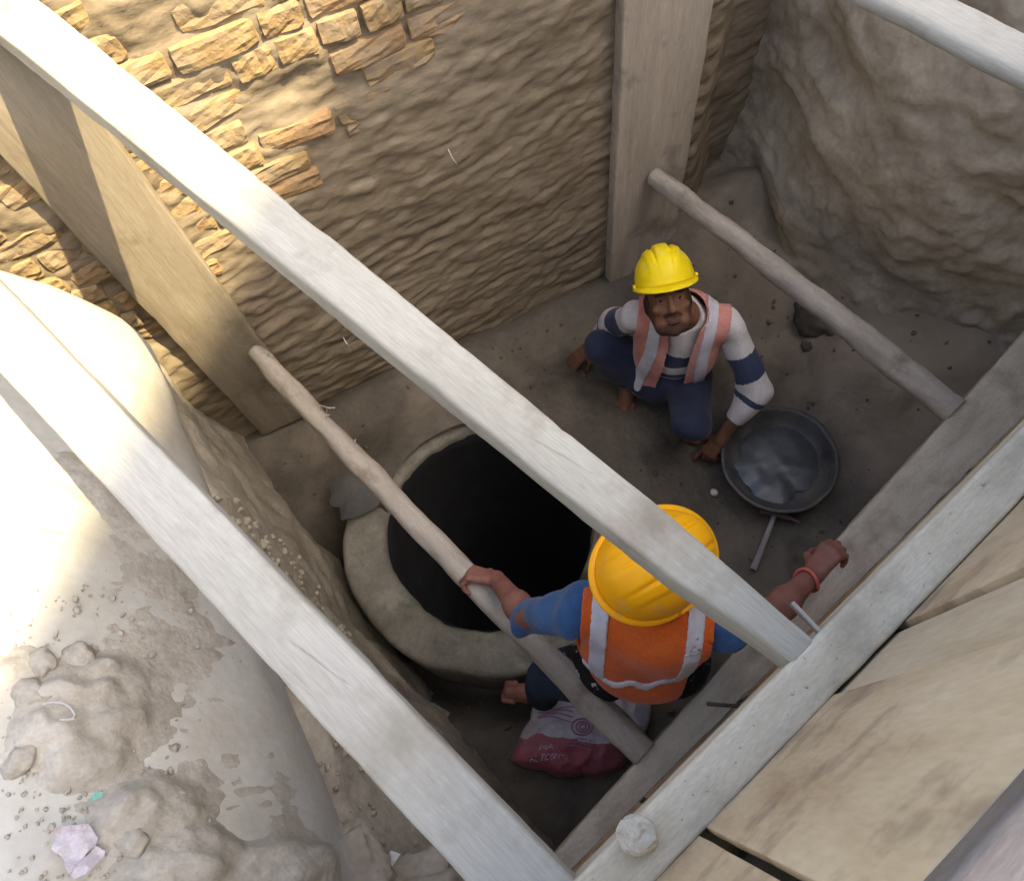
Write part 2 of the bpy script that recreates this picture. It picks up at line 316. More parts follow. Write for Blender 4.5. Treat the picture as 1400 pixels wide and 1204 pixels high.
def tube(name, pts, r, mat, parent=None, n=8, rf=None):
    pts = [np.asarray(p, float) for p in pts]; vs_, fs = [], []
    for i, p in enumerate(pts):
        d = unit(pts[min(i + 1, len(pts) - 1)] - pts[max(i - 1, 0)]); up = V3(0, 0, 1) if abs(d[2]) < .9 else V3(1, 0, 0)
        F = frame(d, up); rr = r if rf is None else r * rf(i / (len(pts) - 1))
        for k in range(n):
            a = 2 * math.pi * k / n; vs_.append(p + F[:, 1] * math.cos(a) * rr + F[:, 2] * math.sin(a) * rr)
    for i in range(len(pts) - 1):
        for k in range(n):
            k2 = (k + 1) % n; fs.append((i * n + k, i * n + k2, (i + 1) * n + k2, (i + 1) * n + k))
    fs.append(tuple(range(n))[::-1]); fs.append(tuple(range((len(pts) - 1) * n, len(pts) * n)))
    return mesh_obj(name, vs_, fs, mat, parent, True)

def lathe(name, prof, c, mat, n=72, parent=None, wob=0.0, seed=0):
    vs_, fs = [], []
    for i, (r, z) in enumerate(prof):
        for k in range(n):
            a = 2 * math.pi * k / n
            d = wob * fbm((math.cos(a) * 3, math.sin(a) * 3, z * 9 + r * 9), 3, seed)
            vs_.append((c[0] + (r + d) * math.cos(a), c[1] + (r + d) * math.sin(a), c[2] + z + d * .6))
    for i in range(len(prof) - 1):
        for k in range(n):
            k2 = (k + 1) % n; fs.append((i * n + k, i * n + k2, (i + 1) * n + k2, (i + 1) * n + k))
    return mesh_obj(name, vs_, fs, mat, parent, True)

# ------------------------------------------------------------------ SDF + surface nets (bodies and clothes)
class Field:
    def __init__(s, lo, hi, vox):
        s.lo = np.asarray(lo, np.float32); s.v = np.float32(vox)
        s.n = np.ceil((np.asarray(hi) - lo) / vox).astype(int) + 1
        s.D = np.full(s.n, 1.0, np.float32)
    def sub(s, c, e):
        a = np.clip(np.floor((np.asarray(c) - e - s.lo) / s.v).astype(int), 0, s.n); b = np.clip(np.ceil((np.asarray(c) + e - s.lo) / s.v).astype(int) + 1, 0, s.n)
        ax = [s.lo[i] + s.v * np.arange(a[i], b[i], dtype=np.float32) for i in range(3)]
        return tuple(slice(a[i], b[i]) for i in range(3)), ax
    def put(s, d, sl, k, neg=False):
        D = s.D[sl]
        if neg:
            s.D[sl] = -smin(-D, d, k) if k else np.maximum(D, -d)
        else: s.D[sl] = smin(D, d, k) if k else np.minimum(D, d)
    def cap(s, a, b, r1, r2=None, k=.015, neg=False, sq=None):
        a = np.asarray(a, float); b = np.asarray(b, float); r2 = r1 if r2 is None else r2
        c = (a + b) / 2; e = np.abs(b - a) / 2 + max(r1, r2) + .07
        sl, ax = s.sub(c, e)
        X, Y, Z = np.meshgrid(*ax, indexing='ij', sparse=True)
        ba = b - a; L2 = max(float(ba @ ba), 1e-9)
        px, py, pz = X - a[0], Y - a[1], Z - a[2]
        t = np.clip((px * ba[0] + py * ba[1] + pz * ba[2]) / L2, 0, 1)
        d = np.sqrt((px - t * ba[0]) ** 2 + (py - t * ba[1]) ** 2 + (pz - t * ba[2]) ** 2) - (r1 + (r2 - r1) * t)
        s.put(d.astype(np.float32), sl, k, neg)
    def ell(s, c, r, F=None, k=.015, neg=False):
        F = np.eye(3) if F is None else F; r = np.asarray(r, float); c = np.asarray(c, float)
        sl, ax = s.sub(c, np.full(3, max(r) + .07))
        X, Y, Z = np.meshgrid(*ax, indexing='ij', sparse=True)
        px, py, pz = X - c[0], Y - c[1], Z - c[2]
        q = [(px * F[0, i] + py * F[1, i] + pz * F[2, i]) / r[i] for i in range(3)]
        k0 = np.sqrt(q[0] ** 2 + q[1] ** 2 + q[2] ** 2); k1 = np.sqrt((q[0] / r[0]) ** 2 + (q[1] / r[1]) ** 2 + (q[2] / r[2]) ** 2) + 1e-6
        s.put((k0 * (k0 - 1) / k1).astype(np.float32), sl, k, neg)
    def pts(s):
        return np.meshgrid(*[s.lo[i] + s.v * np.arange(s.n[i], dtype=np.float32) for i in range(3)], indexing='ij', sparse=True)
    def wrinkle(s, amp, f=30.0, seed=0, dirs=None):
        X, Y, Z = s.pts(); r = np.random.default_rng(seed); w = 0
        wx = .018 * np.sin(X * 14 + Y * 9 + seed) ; wy = .018 * np.sin(Y * 13 - Z * 11 + seed * 2); wz = .018 * np.sin(Z * 12 + X * 10)
        for i in range(7):
            d = unit(r.normal(size=3)) * f * r.uniform(.5, 1.7)
            w = w + np.sin((X + wy) * d[0] + (Y + wz) * d[1] + (Z + wx) * d[2] + r.uniform(0, 6)) / (1 + .35 * i)
        s.D = s.D + (amp * .45 * w).astype(np.float32)
    def mesh(s):
        D = s.D; neg = D < 0
        nx, ny, nz = D.shape
        cnt = np.zeros((nx - 1, ny - 1, nz - 1), np.int8)
        for dx in (0, 1):
            for dy in (0, 1):
                for dz in (0, 1): cnt += neg[dx:nx - 1 + dx, dy:ny - 1 + dy, dz:nz - 1 + dz]
        act = np.argwhere((cnt > 0) & (cnt < 8)); idx = -np.ones(cnt.shape, np.int32); idx[tuple(act.T)] = np.arange(len(act))
        acc = np.zeros((len(act), 3)); num = np.zeros(len(act))
        cs = [(a, b, c) for a in (0, 1) for b in (0, 1) for c in (0, 1)]
        for p in cs:
            for ax in range(3):
                if p[ax] == 1: continue
                q = list(p); q[ax] = 1
                d0 = D[act[:, 0] + p[0], act[:, 1] + p[1], act[:, 2] + p[2]]; d1 = D[act[:, 0] + q[0], act[:, 1] + q[1], act[:, 2] + q[2]]
                m = (d0 < 0) != (d1 < 0); t = np.where(m, d0 / np.where(m, d0 - d1, 1), 0)
                P = np.tile(np.array(p, float), (len(act), 1)); P[:, ax] += t
                acc[m] += P[m]; num[m] += 1
        V = (act + acc / num[:, None]) * float(s.v) + s.lo
        quads = []
        for ax in range(3):
            sl0 = [slice(1, -1)] * 3; sl1 = [slice(1, -1)] * 3
            sl0[ax] = slice(0, -1); sl1[ax] = slice(1, None)
            a = neg[tuple(sl0)]; b = neg[tuple(sl1)]; e = np.argwhere(a != b); inside = a[tuple(e.T)]
            e = e + np.array([0 if i == ax else 1 for i in range(3)])
            o1, o2 = [(1, 2), (2, 0), (0, 1)][ax]
            def at(d1, d2):
                c = e.copy(); c[:, o1] -= d1; c[:, o2] -= d2; return idx[tuple(c.T)]
            Q = np.stack([at(1, 1), at(0, 1), at(0, 0), at(1, 0)], 1); Q[~inside] = Q[~inside][:, ::-1]
            quads.append(Q)
        Q = np.concatenate(quads); Q = Q[(Q >= 0).all(1)]
        return V, Q

def smin(a, b, k):
    h = np.clip(.5 + .5 * (b - a) / k, 0, 1); return (b + (a - b) * h - k * h * (1 - h)).astype(np.float32)

def relax(V, Q, it=2, lam=.5):
    for _ in range(it):
        A = np.zeros_like(V); n = np.zeros(len(V))
        for i in range(4):
            for j in ((i + 1) % 4, (i - 1) % 4):
                np.add.at(A, Q[:, i], V[Q[:, j]]); np.add.at(n, Q[:, i], 1)
        V = V + lam * (A / np.maximum(n, 1)[:, None] - V)
    return V

def field_obj(name, fld, mat, parent, it=1, mats=None, matfn=None):
    V, Q = fld.mesh(); V = relax(V, Q, it)
    mi = matfn(V[Q].mean(1)) if matfn else None
    return mesh_obj(name, V, Q, mat, parent, True, None, mats, mi)

# ------------------------------------------------------------------ finding a place from the survey of the photograph
def sight(px, py): return R @ V3(px - 700, py - 602, 1050)
def at(px, py, z): r = sight(px, py); return EYE + r * ((z - EYE[2]) / r[2])

# pipe: axis through PC along PA (horizontal)
PA = unit([.32, .947, 0]); PN = unit([.947, -.32, 0]); PS, PZ, PR = -1.185, 1.28, .65
def pipe_pt(l, ang, r=PR): return PN * (PS + r * math.cos(ang)) + PA * l + V3(0, 0, PZ + r * math.sin(ang))
def on_pipe(px, py):
    r = sight(px, py); o = EYE; ds, dz = r @ PN, r[2]; os_, oz = o @ PN - PS, o[2] - PZ
    A = ds * ds + dz * dz; B = 2 * (os_ * ds + oz * dz); Cc = os_ * os_ + oz * oz - PR * PR; D = B * B - 4 * A * Cc
    t = (-B - math.sqrt(max(D, 0))) / (2 * A); return o + r * t

# ------------------------------------------------------------------ the setting
# far wall: old brick masonry smeared with mud
WA = V3(.236, 1.862, 0); WD = unit([.926, -.377, 0]); WN = unit([-.377, -.926, 0])
def wall_pt(t, z, off=0.0): return WA + WD * t + WN * off + V3(0, 0, z)
def brickness(t, z): return sm(-.12, .12, z - (1.12 + .50 * (t - .1)) + .16 * fbm((t * 2.2, z * 2.2, 3), 3, 5))
def wall_fn(u, v):
    t = -2.3 + u * 4.9; z = -.35 + v * 3.0
    k = brickness(t, z)
    zz = z - .20 * t
    w = fbm((t * 1.3, zz * 2.2, .4), 4, 2.0)
    st = mn.noise(Vector((t * 2.6 + .35 * w, zz * 21 + 1.1 * w, 1.3))) + .6 * mn.noise(Vector((t * 5.5, zz * 42 + 1.5 * w, 7.3)))
    st = 1 - abs(st) * 1.5
    rel = .016 * w + .0035 * st * (1 - .5 * k) + .009 * fbm((t * 13, z * 24 - t * 5, 4), 5, 9)
    rel -= .012 * k - .014 * k * fbm((t * 7, z * 7, 8), 4, 15) - .0
    rel -= .16 * sm(1.93, 2.15, t + .05 * w)
    return wall_pt(t, z, -.055 + rel)
wall = grid_obj('brick_wall', 360, 300, wall_fn, m_mud, flip=False)
fix_normals(wall)
tag(wall, 'old brick wall smeared with mud at the back of the pit', 'wall')

def brick_mesh(seed, L, Hh):
    bm = bmesh.new(); bmesh.ops.create_cube(bm, size=1)
    bmesh.ops.subdivide_edges(bm, edges=bm.edges[:], cuts=4, use_grid_fill=True)
    for v in bm.verts:
        p = np.array(v.co) * 2
        q = np.sign(p) * np.abs(p) ** .9
        n_ = q * np.array([1, 1, 1]); rr = max(1e-6, np.linalg.norm(n_, ord=12))
        q = q / rr * min(1.0, rr) if rr > 1 else q
        d = .08 * fbm(q * 1.5, 3, seed * 5.1); e = .065 * fbm(q * 4.2, 3, seed * 2.3)
        v.co = Vector((q[0] * L / 2 * (1 + .10 * d) + .012 * e, q[1] * .055 * (1 + 1.4 * d + 1.6 * e), q[2] * Hh / 2 * (1 + .35 * d) + .018 * e))
    me = bpy.data.meshes.new('brick'); bm.to_mesh(me); bm.free()
    me.materials.append(m_brick if seed % 6 else m_brick_r)
    return me
bricks = {k: [brick_mesh(i + 10 * k, L, .074) for i in range(6)] for k, L in ((0, .225), (1, .112))}
BF = np.stack([WD, WN, V3(0, 0, 1)], 1)
for course in range(20):
    z = .78 + course * .086; t = -1.25 + rng.uniform(0, .2); kind = course % 2
    while t < 1.45:
        k = kind if rng.random() < .7 else 1 - kind
        L = .225 if k == 0 else .112
        tc = t + L / 2; t += L + .009
        b = brickness(tc, z)
        zz = z
        if b < .04 or rng.random() < .05 + .22 * (1 - b) or fbm((tc * 2.6, z * 3.4, 6), 3, 31.0) > .42: continue
        o = bpy.data.objects.new('brick', bricks[k][int(rng.integers(6))]); COL.objects.link(o)
        off = -.1150 + .009 * b - .007 * (1 - b) + rng.uniform(-.007, .008)
        rot = Matrix.Rotation(rng.uniform(-.05, .05), 4, 'Y') @ Matrix.Rotation(rng.uniform(-.06, .06) + (math.pi if rng.random() < .5 else 0), 4, 'Z')
        o.matrix_world = mat4(BF, wall_pt(tc, zz + rng.uniform(-.006, .006), off)) @ rot
        attach(o, wall)

# end bank (right), near bank (behind the panels), left bank
def end_fn(u, v):
    y = 1.6 - 2.4 * u; z = -.3 + 2.95 * v
    b = math.exp(-(((y - .40) / .52) ** 2 + ((z - 1.05) / .72) ** 2))
    x = 2.24 + .05 * z - .17 * b - .16 * sm(.7, -.1, z) * sm(1.2, .6, y)
    x += .16 * sm(.70, 1.05, y + .22 * fbm((z * 3, 1, 2), 4, 4))
    x -= .045 * sm(-.2, .5, z) * fbm((y * 2.4, z * 2.4, 5), 6, 8.0) + .014 * abs(fbm((y * 7, z * 8, 5), 5, 3.0)) + .008 * fbm((y * 24, z * 24, 5), 3, 13.0)
    x -= .05 * max(0, fbm((y * 5, z * 5, 9), 3, 6.0) - .15) * sm(.5, .1, y)
    return V3(x, y, z)
endb = grid_obj('end_bank', 150, 170, end_fn, m_mud_b); fix_normals(endb); tag(endb, kind='structure')
def near_fn(u, v):
    x = -1.6 + 4.2 * u; z = -.4 + 3.0 * v
    return V3(x, -.205 - .112 * x + .012 * fbm((x * 4, z * 4, 2), 3, 3.0), z)
nb = grid_obj('near_bank', 80, 60, near_fn, m_bank); fix_normals(nb); tag(nb, kind='structure')

XB = [(-.6, -.30), (-.1, -.27), (.2, -.245), (.39, -.225), (.69, -.24), (1.1, -.19), (1.37, -.11), (2.07, .0), (2.8, .05)]
def xb(y): return float(np.interp(y, [a for a, _ in XB], [b for _, b in XB]))
def bank_fn(u, v):
    y = -.5 + 3.0 * u; b = xb(y); s = (-.53 + .32 * y) / .947
    s = min(s, b - .03)
    P = [(b + .04, -.35), (b + .02, -.1), (b, .15), (b - .03, .5), (.5 * (b + s), .82), (s, 1.08), (s - .12, 1.17), (s - .45, 1.12), (s - .8, 1.3), (s - 1.0, 1.55), (s - 1.3, 2.1), (s - 1.5, 2.6)]
    f = v * (len(P) - 1); i = min(int(f), len(P) - 2); f -= i
    x = P[i][0] + (P[i + 1][0] - P[i][0]) * f; z = P[i][1] + (P[i + 1][1] - P[i][1]) * f
    d = .032 * fbm((x * 3, y * 3, z * 3), 5, 12.0) + .014 * abs(fbm((y * 10, z * 8, 1), 3, 2.0))
    return V3(x + d, y, z + d * .7)
lb = grid_obj('left_bank', 170, 130, bank_fn, m_bank); fix_normals(lb); tag(lb, kind='structure')

# pit floor
RC = V3(.452, .905, 0)
def floor_z(x, y):
    d = math.hypot(x - RC[0], y - RC[1]); a = math.degrees(math.atan2(y - RC[1], x - RC[0])) % 360
    ex = sm(118, 140, a) * sm(285, 262, a)                       # where the ring stands free of soil
    z = .022 * fbm((x * 2.6, y * 2.6, 0), 5, 4.0) + .012 * abs(fbm((x * 9, y * 9, 0), 3, 1.0))
    z += (1 - ex) * .165 * sm(1.0, .45, d)
    z -= ex * .32 * sm(.86, .64, d) * sm(225, 170, a) * sm(.3, .5, d) + ex * .30 * sm(.80, .62, d) * sm(150, 205, a)
    z += .30 * sm(1.75, 2.25, x + .18 * fbm((x * 2, y * 2, 3), 3, 7.0)) + .16 * sm(1.5, 2.0, x) * sm(.55, .1, y)
    z += .10 * sm(.22, .0, abs((y - 1.862) + .407 * (x - .236)) ) * 1.0
    return z
def floor_fn(u, v):
    x = -.5 + 3.2 * u; y = -.6 + 3.2 * v
    d = math.hypot(x - RC[0], y - RC[1])
    if d < 1e-6: d, x = 1e-6, RC[0] + 1e-6
    if d < .455: x, y = RC[0] + (x - RC[0]) * .434 / d, RC[1] + (y - RC[1]) * .434 / d
    return V3(x, y, floor_z(x, y))
fl = grid_obj('pit_floor', 170, 170, floor_fn, m_floor)
def cut_hole(o, r):
    bm = bmesh.new(); bm.from_mesh(o.data)
    bmesh.ops.delete(bm, geom=[f for f in bm.faces if all(math.hypot(v.co.x - RC[0], v.co.y - RC[1]) < r for v in f.verts)], context='FACES'); bm.to_mesh(o.data); bm.free()
cut_hole(fl, .4345)
tag(fl, kind='structure')

# ground round the pit: one sheet with the pit left open
def ground():
    inner = [(-2.0, -.5 + .46), (2.75, -.52), (2.75, .95), (-2.0, 2.72)]
    inner = [(-2.2, .02), (2.6, -.50), (2.6, .90), (-2.2, 2.86)]
    rings = [1.0, 1.35, 2.2, 5, 14, 60]
    cx, cy = .2, .8; vs_, fs = [], []; n = 64
    per = []
    for k in range(n):
        f = k / n * 4; i = int(f); f -= i
        a, b = inner[i], inner[(i + 1) % 4]; per.append((a[0] + (b[0] - a[0]) * f, a[1] + (b[1] - a[1]) * f))
    for ri, r in enumerate(rings):
        for (x, y) in per:
            X, Y = cx + (x - cx) * r, cy + (y - cy) * r
            vs_.append((X, Y, 2.6 + (.03 * fbm((X, Y, 0), 3, 2.0) if 0 < ri < 4 else 0)))
    for ri in range(len(rings) - 1):
        for k in range(n):
            k2 = (k + 1) % n; fs.append((ri * n + k, (ri + 1) * n + k, (ri + 1) * n + k2, ri * n + k2))
    o = mesh_obj('ground', vs_, fs, m_ground); fix_normals(o); return tag(o, kind='structure')
ground()

# unseen board on posts, added outside the frame to block the sun over the pit
HE = unit([.912, .410, 0]); HN = unit([.410, -.912, 0]); HK = 14.0
h0 = V3(.0, .62, 2.5) + V3(.3, -.60, 1.0) * HK
hroot = empty('sun_blocker', (h0[0], h0[1], 2.6), 'unseen board on two posts, added to shade the pit', 'sun_blocker')
HF = np.stack([HE, HN, V3(0, 0, 1)], 1)
def hbox(name, mat, x0, x1, y0, y1, z0, z1, parent):
    vs_ = [(x, y, z) for x in (x0, x1) for y in (y0, y1) for z in (z0, z1)]
    fs = [(0, 1, 3, 2), (4, 6, 7, 5), (0, 4, 5, 1), (2, 3, 7, 6), (0, 2, 6, 4), (1, 5, 7, 3)]
    o = mesh_obj(name, vs_, fs, mat, None, False, mat4(HF, (h0[0], h0[1], 0))); fix_normals(o); attach(o, parent); return o
hbox('panel', m_blocker, -2.6, 4.4, 0, .08, h0[2] - 4.8, h0[2], hroot)
for x in (-1.0, 2.8): hbox('blocker_post', m_rust, x - .12, x + .12, .083, .32, 2.5, h0[2] - .3, hroot)

# ------------------------------------------------------------------ sewer pipe in the left bank
def pipe():
    n, L0, L1 = 128, -1.1, 1.70; vs_, fs = [], []
    prof = [(L0, PR)] + [(L0 + (L1 - .10 - L0) * i / 90, PR) for i in range(1, 91)]
    prof += [(L1 - .10 + .10 * math.sin(math.radians(a)), PR - .07 * (1 - math.cos(math.radians(a)))) for a in range(10, 91, 10)]
    prof += [(L1 - .002, PR - .085), (L1 - .03, PR - .09), (L1 - .6, PR - .09)]
    for (l, r) in prof:
        for k in range(n):
            a = 2 * math.pi * k / n
            d = .010 * fbm((math.cos(a) * 1.6, math.sin(a) * 1.6, l * 1.6), 4, 3.0) + .003 * fbm((math.cos(a) * 9, math.sin(a) * 9, l * 9), 3, 1.0)
            vs_.append(pipe_pt(l, a, r + (d if r > PR - .08 else 0)))
    for i in range(len(prof) - 1):
        for k in range(n):
            k2 = (k + 1) % n; fs.append((i * n + k, i * n + k2, (i + 1) * n + k2, (i + 1) * n + k))
    o = mesh_obj('concrete_pipe', vs_, fs, m_pipe); fix_normals(o)
    return tag(o, 'huge round dusty concrete pipe half buried in the left bank', 'pipe')
pipe()

# ------------------------------------------------------------------ shoring timbers
t = loft('wooden_strut', (.314, -.113, 1.965), (.292, 1.90, 2.098), lambda s: .048 + .022 * sm(0, .13, s) + .044 * s, .07, m_timber, amp=.0022, seed=3, chips=.010, rad=.008, N=110,
         dy=lambda s: -.004 * sm(.12, 0, s))
tag(t, 'long pale timber beam crossing above the amber helmet', 'beam', 'struts across the pit')
t = loft('wooden_strut', (-.148, -.068, 1.96), (-.150, 2.03, 1.96), lambda s: .096 + .014 * s, .075, m_timber_b, amp=.0018, seed=8, chips=.008, rad=.008, N=110)
tag(t, 'wide sawn timber beam lying over the concrete pipe', 'beam', 'struts across the pit')
t = loft('wooden_strut', (1.462, -.24, 1.985), (1.545, 1.32, 1.985), .10, .045, m_timber_b, amp=.003, seed=14, chips=.010, rad=.02, N=90)
tag(t, 'pale timber beam crossing high over the grey earth bank', 'beam', 'struts across the pit')
ck = [V3(1.49 + .010 * math.sin(i * 1.9) - .012 * i / 10, .23 + .022 * i, 2.0005) for i in range(10)]

t = loft('round_pole', (.158, -.082, .71), (.268, 1.815, .725), lambda s: .088 - .016 * s + .004 * math.sin(s * 23), lambda s: .088 - .016 * s + .004 * math.sin(s * 19), m_pole, amp=.007, seed=5, round_=True, bend=(.012, .012), N=110, chips=.01)
pole_a = tag(t, 'crooked round pole gripped by the hand of the worker in the amber helmet', 'pole', 'round poles across the pit')
fib = []
for k, (s, a, ln) in enumerate(((.80, 1.0, .05), (.79, .6, .06), (.775, 1.3, .04), (.70, .9, .03), (.96, 1.2, .04))):
    c = V3(.158, -.082, .71) + s * V3(.11, 1.897, .015) + V3(math.cos(a), 0, math.sin(a)) * .034
    tube('bark_fibre', [c, c + V3(.012, .01, .012), c + V3(.5, -.6 + .3 * k % 1, .35) * ln], .0022, m_pole, pole_a, 5)
t = loft('round_pole', (1.66, -.172, .70), (1.822, 1.20, .715), lambda s: .098 - .026 * s, lambda s: .095 - .02 * s, m_pole, amp=.008, seed=25, round_=True, bend=(-.012, -.01), N=100, chips=.012)
tag(t, 'round pole with thick butt end running behind the squatting worker', 'pole', 'round poles across the pit')

def wall_board(tc, width, z0, z1, thick, mat, seed, label):
    wf = width if callable(width) else (lambda s: width)
    o = loft('wall_board', wall_pt(tc[0], z0, -thick / 2), wall_pt(tc[1], z1, -thick / 2), wf, thick, mat, up=WN, amp=.003, seed=seed, chips=.012, rad=.006, N=110)
    return tag(o, label, 'board', 'upright boards on the back wall')
wall_board((-.048, -.030), lambda s: .235 + .02 * s, .13, 2.62, .042, m_board_sun, 31, 'wide upright board with sunlit top where the crooked pole ends')
wall_board((1.713, 1.713), .325, .04, 2.60, .055, m_board, 44, 'wide upright board rising behind the yellow helmet')

def yi(x): return -.145 - .112 * x
wal = loft('waler_beam', (-.55, -.0515, 1.95), (2.0, -.332, 1.95), .066, .10, m_waler, amp=.002, seed=52, chips=.008, rad=.006, N=150)
tag(wal, 'dusty square timber beam bolted along the tan panels with the pale stone on it', 'beam')
wal['label'] = 'dusty square beam along the tan panels with the pale stone on it'
lw = loft('waler_beam', (-.45, -.0747, .665), (2.1, -.289, .665), lambda s: .051 + .135 * s, .10, m_waler2, amp=.005, seed=57, chips=.01, rad=.008, N=140)
tag(lw, 'low muddy beam along the panels where both round poles end', 'beam')

PF = unit([1, -.112, 0]); PNn = unit([.112, 1, 0])
def panel(x0b, x1b, x0t, x1t, z0, z1, off, mat, seed, label, thick=.012):
    cb, ct = (x0b + x1b) / 2, (x0t + x1t) / 2; wb, wt = x1b - x0b, x1t - x0t
    P = lambda x, z: V3(x, yi(x), z) + PNn * (off - thick / 2)
    o = loft('lining_panel', P(cb, z0), P(ct, z1), lambda s: wb + (wt - wb) * s, thick, mat, up=PNn, amp=.0006, seed=seed, chips=.003, rad=.0012, N=60)
    return tag(o, label, 'panel', 'panels lining the near side')
panel(-.75, .056, -.75, .045, .25, 2.648, .0, m_ply, 61, 'tan lining panel at the bottom edge below the pale stone')
panel(.074, .320, .052, .292, .25, 2.648, .001, m_ply, 62, 'biggest tan lining panel with grey mud stains across its middle')
panel(.322, .452, .296, .418, .22, 2.648, -.004, m_ply2, 63, 'narrow pale lining panel between the stained panel and the dark slit')
panel(.468, .96, .432, .94, .20, 2.648, .0, m_ply, 64, 'tan lining panel past the dark slit behind the clenched hand')
panel(.966, 1.50, .952, 1.47, .18, 2.60, -.004, m_ply2, 65, 'lining panel beside the muddy end of the pit, nearer of two')
panel(1.51, 2.15, 1.49, 2.1, .15, 2.60, -.002, m_ply, 66, 'lining panel farthest along, touching the end bank under the pole butt')
bt = loft('edge_batten', V3(-.7, yi(-.7) - .0105, 2.664), V3(1.0, yi(1.0) - .0105, 2.664), .024, .028, m_edge, amp=.0015, seed=71, rad=.004, N=80)
tag(bt, 'thin grey batten capping the top edge of the panels', 'batten')
for i, (x, dx) in enumerate(((.135, .05),)):
    rb = loft('red_brick', V3(.055, -.196, 2.635), V3(.24, -.222, 2.635), .07, .07, m_redbrick, amp=.004, seed=80 + i, chips=.01, rad=.006, N=24)
    tag(rb, 'red brick on the ground at the lower right corner', 'brick')
# splinter wedged beside the strut end, rod sticking out of the panels
sp = loft('wood_wedge', (.358, -.120, 1.985), (.366, -.072, 1.985), .007, .012, m_pole, amp=.001, seed=84, N=16, rad=.002)
tag(sp, 'thin wooden wedge beside the end of the long strut', 'wedge')
nl = tube('iron_rod', [V3(.30, -.105, 1.24), V3(.325, -.135, 1.225), V3(.36, -.175, 1.205)], .0045, m_rust)
tag(nl, 'rusty iron rod sticking out of the panel beside the orange vest', 'rod')
st = lump('pale_stone', at(871, 1141, 2.02), (.027, .024, .02), m_stone, seed=4, sub=3, amp=.3, facet=True)
tag(st, 'pale lump of stone sitting on the dusty beam', 'stone')

# ------------------------------------------------------------------ manhole ring
ring = lathe('manhole_ring', [(.43, -2.3), (.43, .06), (.436, .086), (.452, .098), (.58, .100), (.598, .092), (.608, .07), (.61, -.6)], RC, m_ring, n=160, wob=.015, seed=3)
fix_normals(ring)
for p in ring.data.polygons: p.flip()
ring.data.update(); tag(ring, 'round grey concrete manhole ring around the black opening', 'manhole ring')
sh = lathe('shaft_shade_shell', [(.432, .055), (.420, .03), (.414, -.02), (.412, -2.3), (.001, -2.3)], RC, m_shaft_shade, n=80, wob=.003, seed=5, parent=ring)  # added shell inside the ring, shaft shade painted by its near-black colour
mp_ = [];
def patch(name, c, r, h, mat, seed, n=40, rings=8):
    vs_, fs = [], []
    for i in range(rings + 1):
        f = i / rings
        for k in range(n):
            a = 2 * math.pi * k / n; rr = r * (1 + .34 * fbm((math.cos(a) * 1.2, math.sin(a) * 1.2, 0), 5, seed)) * f
            vs_.append((c[0] + rr * math.cos(a), c[1] + rr * math.sin(a) * .9, c[2] + h * (1 - f ** 4) + .004 * fbm((rr * 12 * math.cos(a), rr * 12 * math.sin(a), 0), 2, seed)))
    for i in range(rings):
        for k in range(n):
            k2 = (k + 1) % n; fs.append((i * n + k, (i + 1) * n + k, (i + 1) * n + k2, i * n + k2))
    return mesh_obj(name, vs_, fs, mat)
mo = patch('mortar_patch', at(488, 668, .165) - V3(0, 0, .006), .125, .013, m_mortar, 3.0, 72, 10)
tag(mo, 'dark smooth patch of wet mortar spread beside the black opening', 'mortar')

# ------------------------------------------------------------------ mortar pan, slurry, hammer
pc = V3(1.440, .192, .03)
pan = lathe('mortar_pan', [(.002, .0), (.10, .002), (.16, .014), (.200, .046), (.216, .076), (.222, .086), (.234, .088), (.237, .080), (.230, .074), (.214, .040), (.168, .004), (.11, -.008), (.002, -.010)], pc, m_pan, n=96, wob=.004, seed=7)
fix_normals(pan); tag(pan, 'wide round black iron mortar pan on the pit floor', 'pan')
slv, slf = [], []
sl_ = patch('slurry', pc + V3(0.005, -.005, .022), .178, .010, m_slurry, 9.0, 64, 14)
tag(sl_, 'thin wet bluish grey slurry lying in the black pan', 'slurry')
ha, hb = V3(1.022, 0.0, .05), V3(1.256, .068, .055)
hz = floor_z(1.15, .03)
hroot2 = empty('hammer', (ha[0], ha[1], hz), 'small hammer lying between the pan and the clenched hand', 'hammer')
loft('handle', V3(ha[0], ha[1], hz + .022), V3(hb[0], hb[1], hz + .03), lambda s: .026 - .006 * s, .022, m_handle, parent=hroot2, amp=.001, N=20, rad=.008, seed=90)
loft('head', V3(1.238, .118, hz + .032), V3(1.292, -.02, hz + .03), lambda s: .030 * (1 - .75 * sm(.45, 1, s)), lambda s: .028 * (1 - .5 * sm(.5, 1, s)), m_steel, parent=hroot2, amp=.0006, N=24, rad=.006, seed=91, bend=(.008, 0))

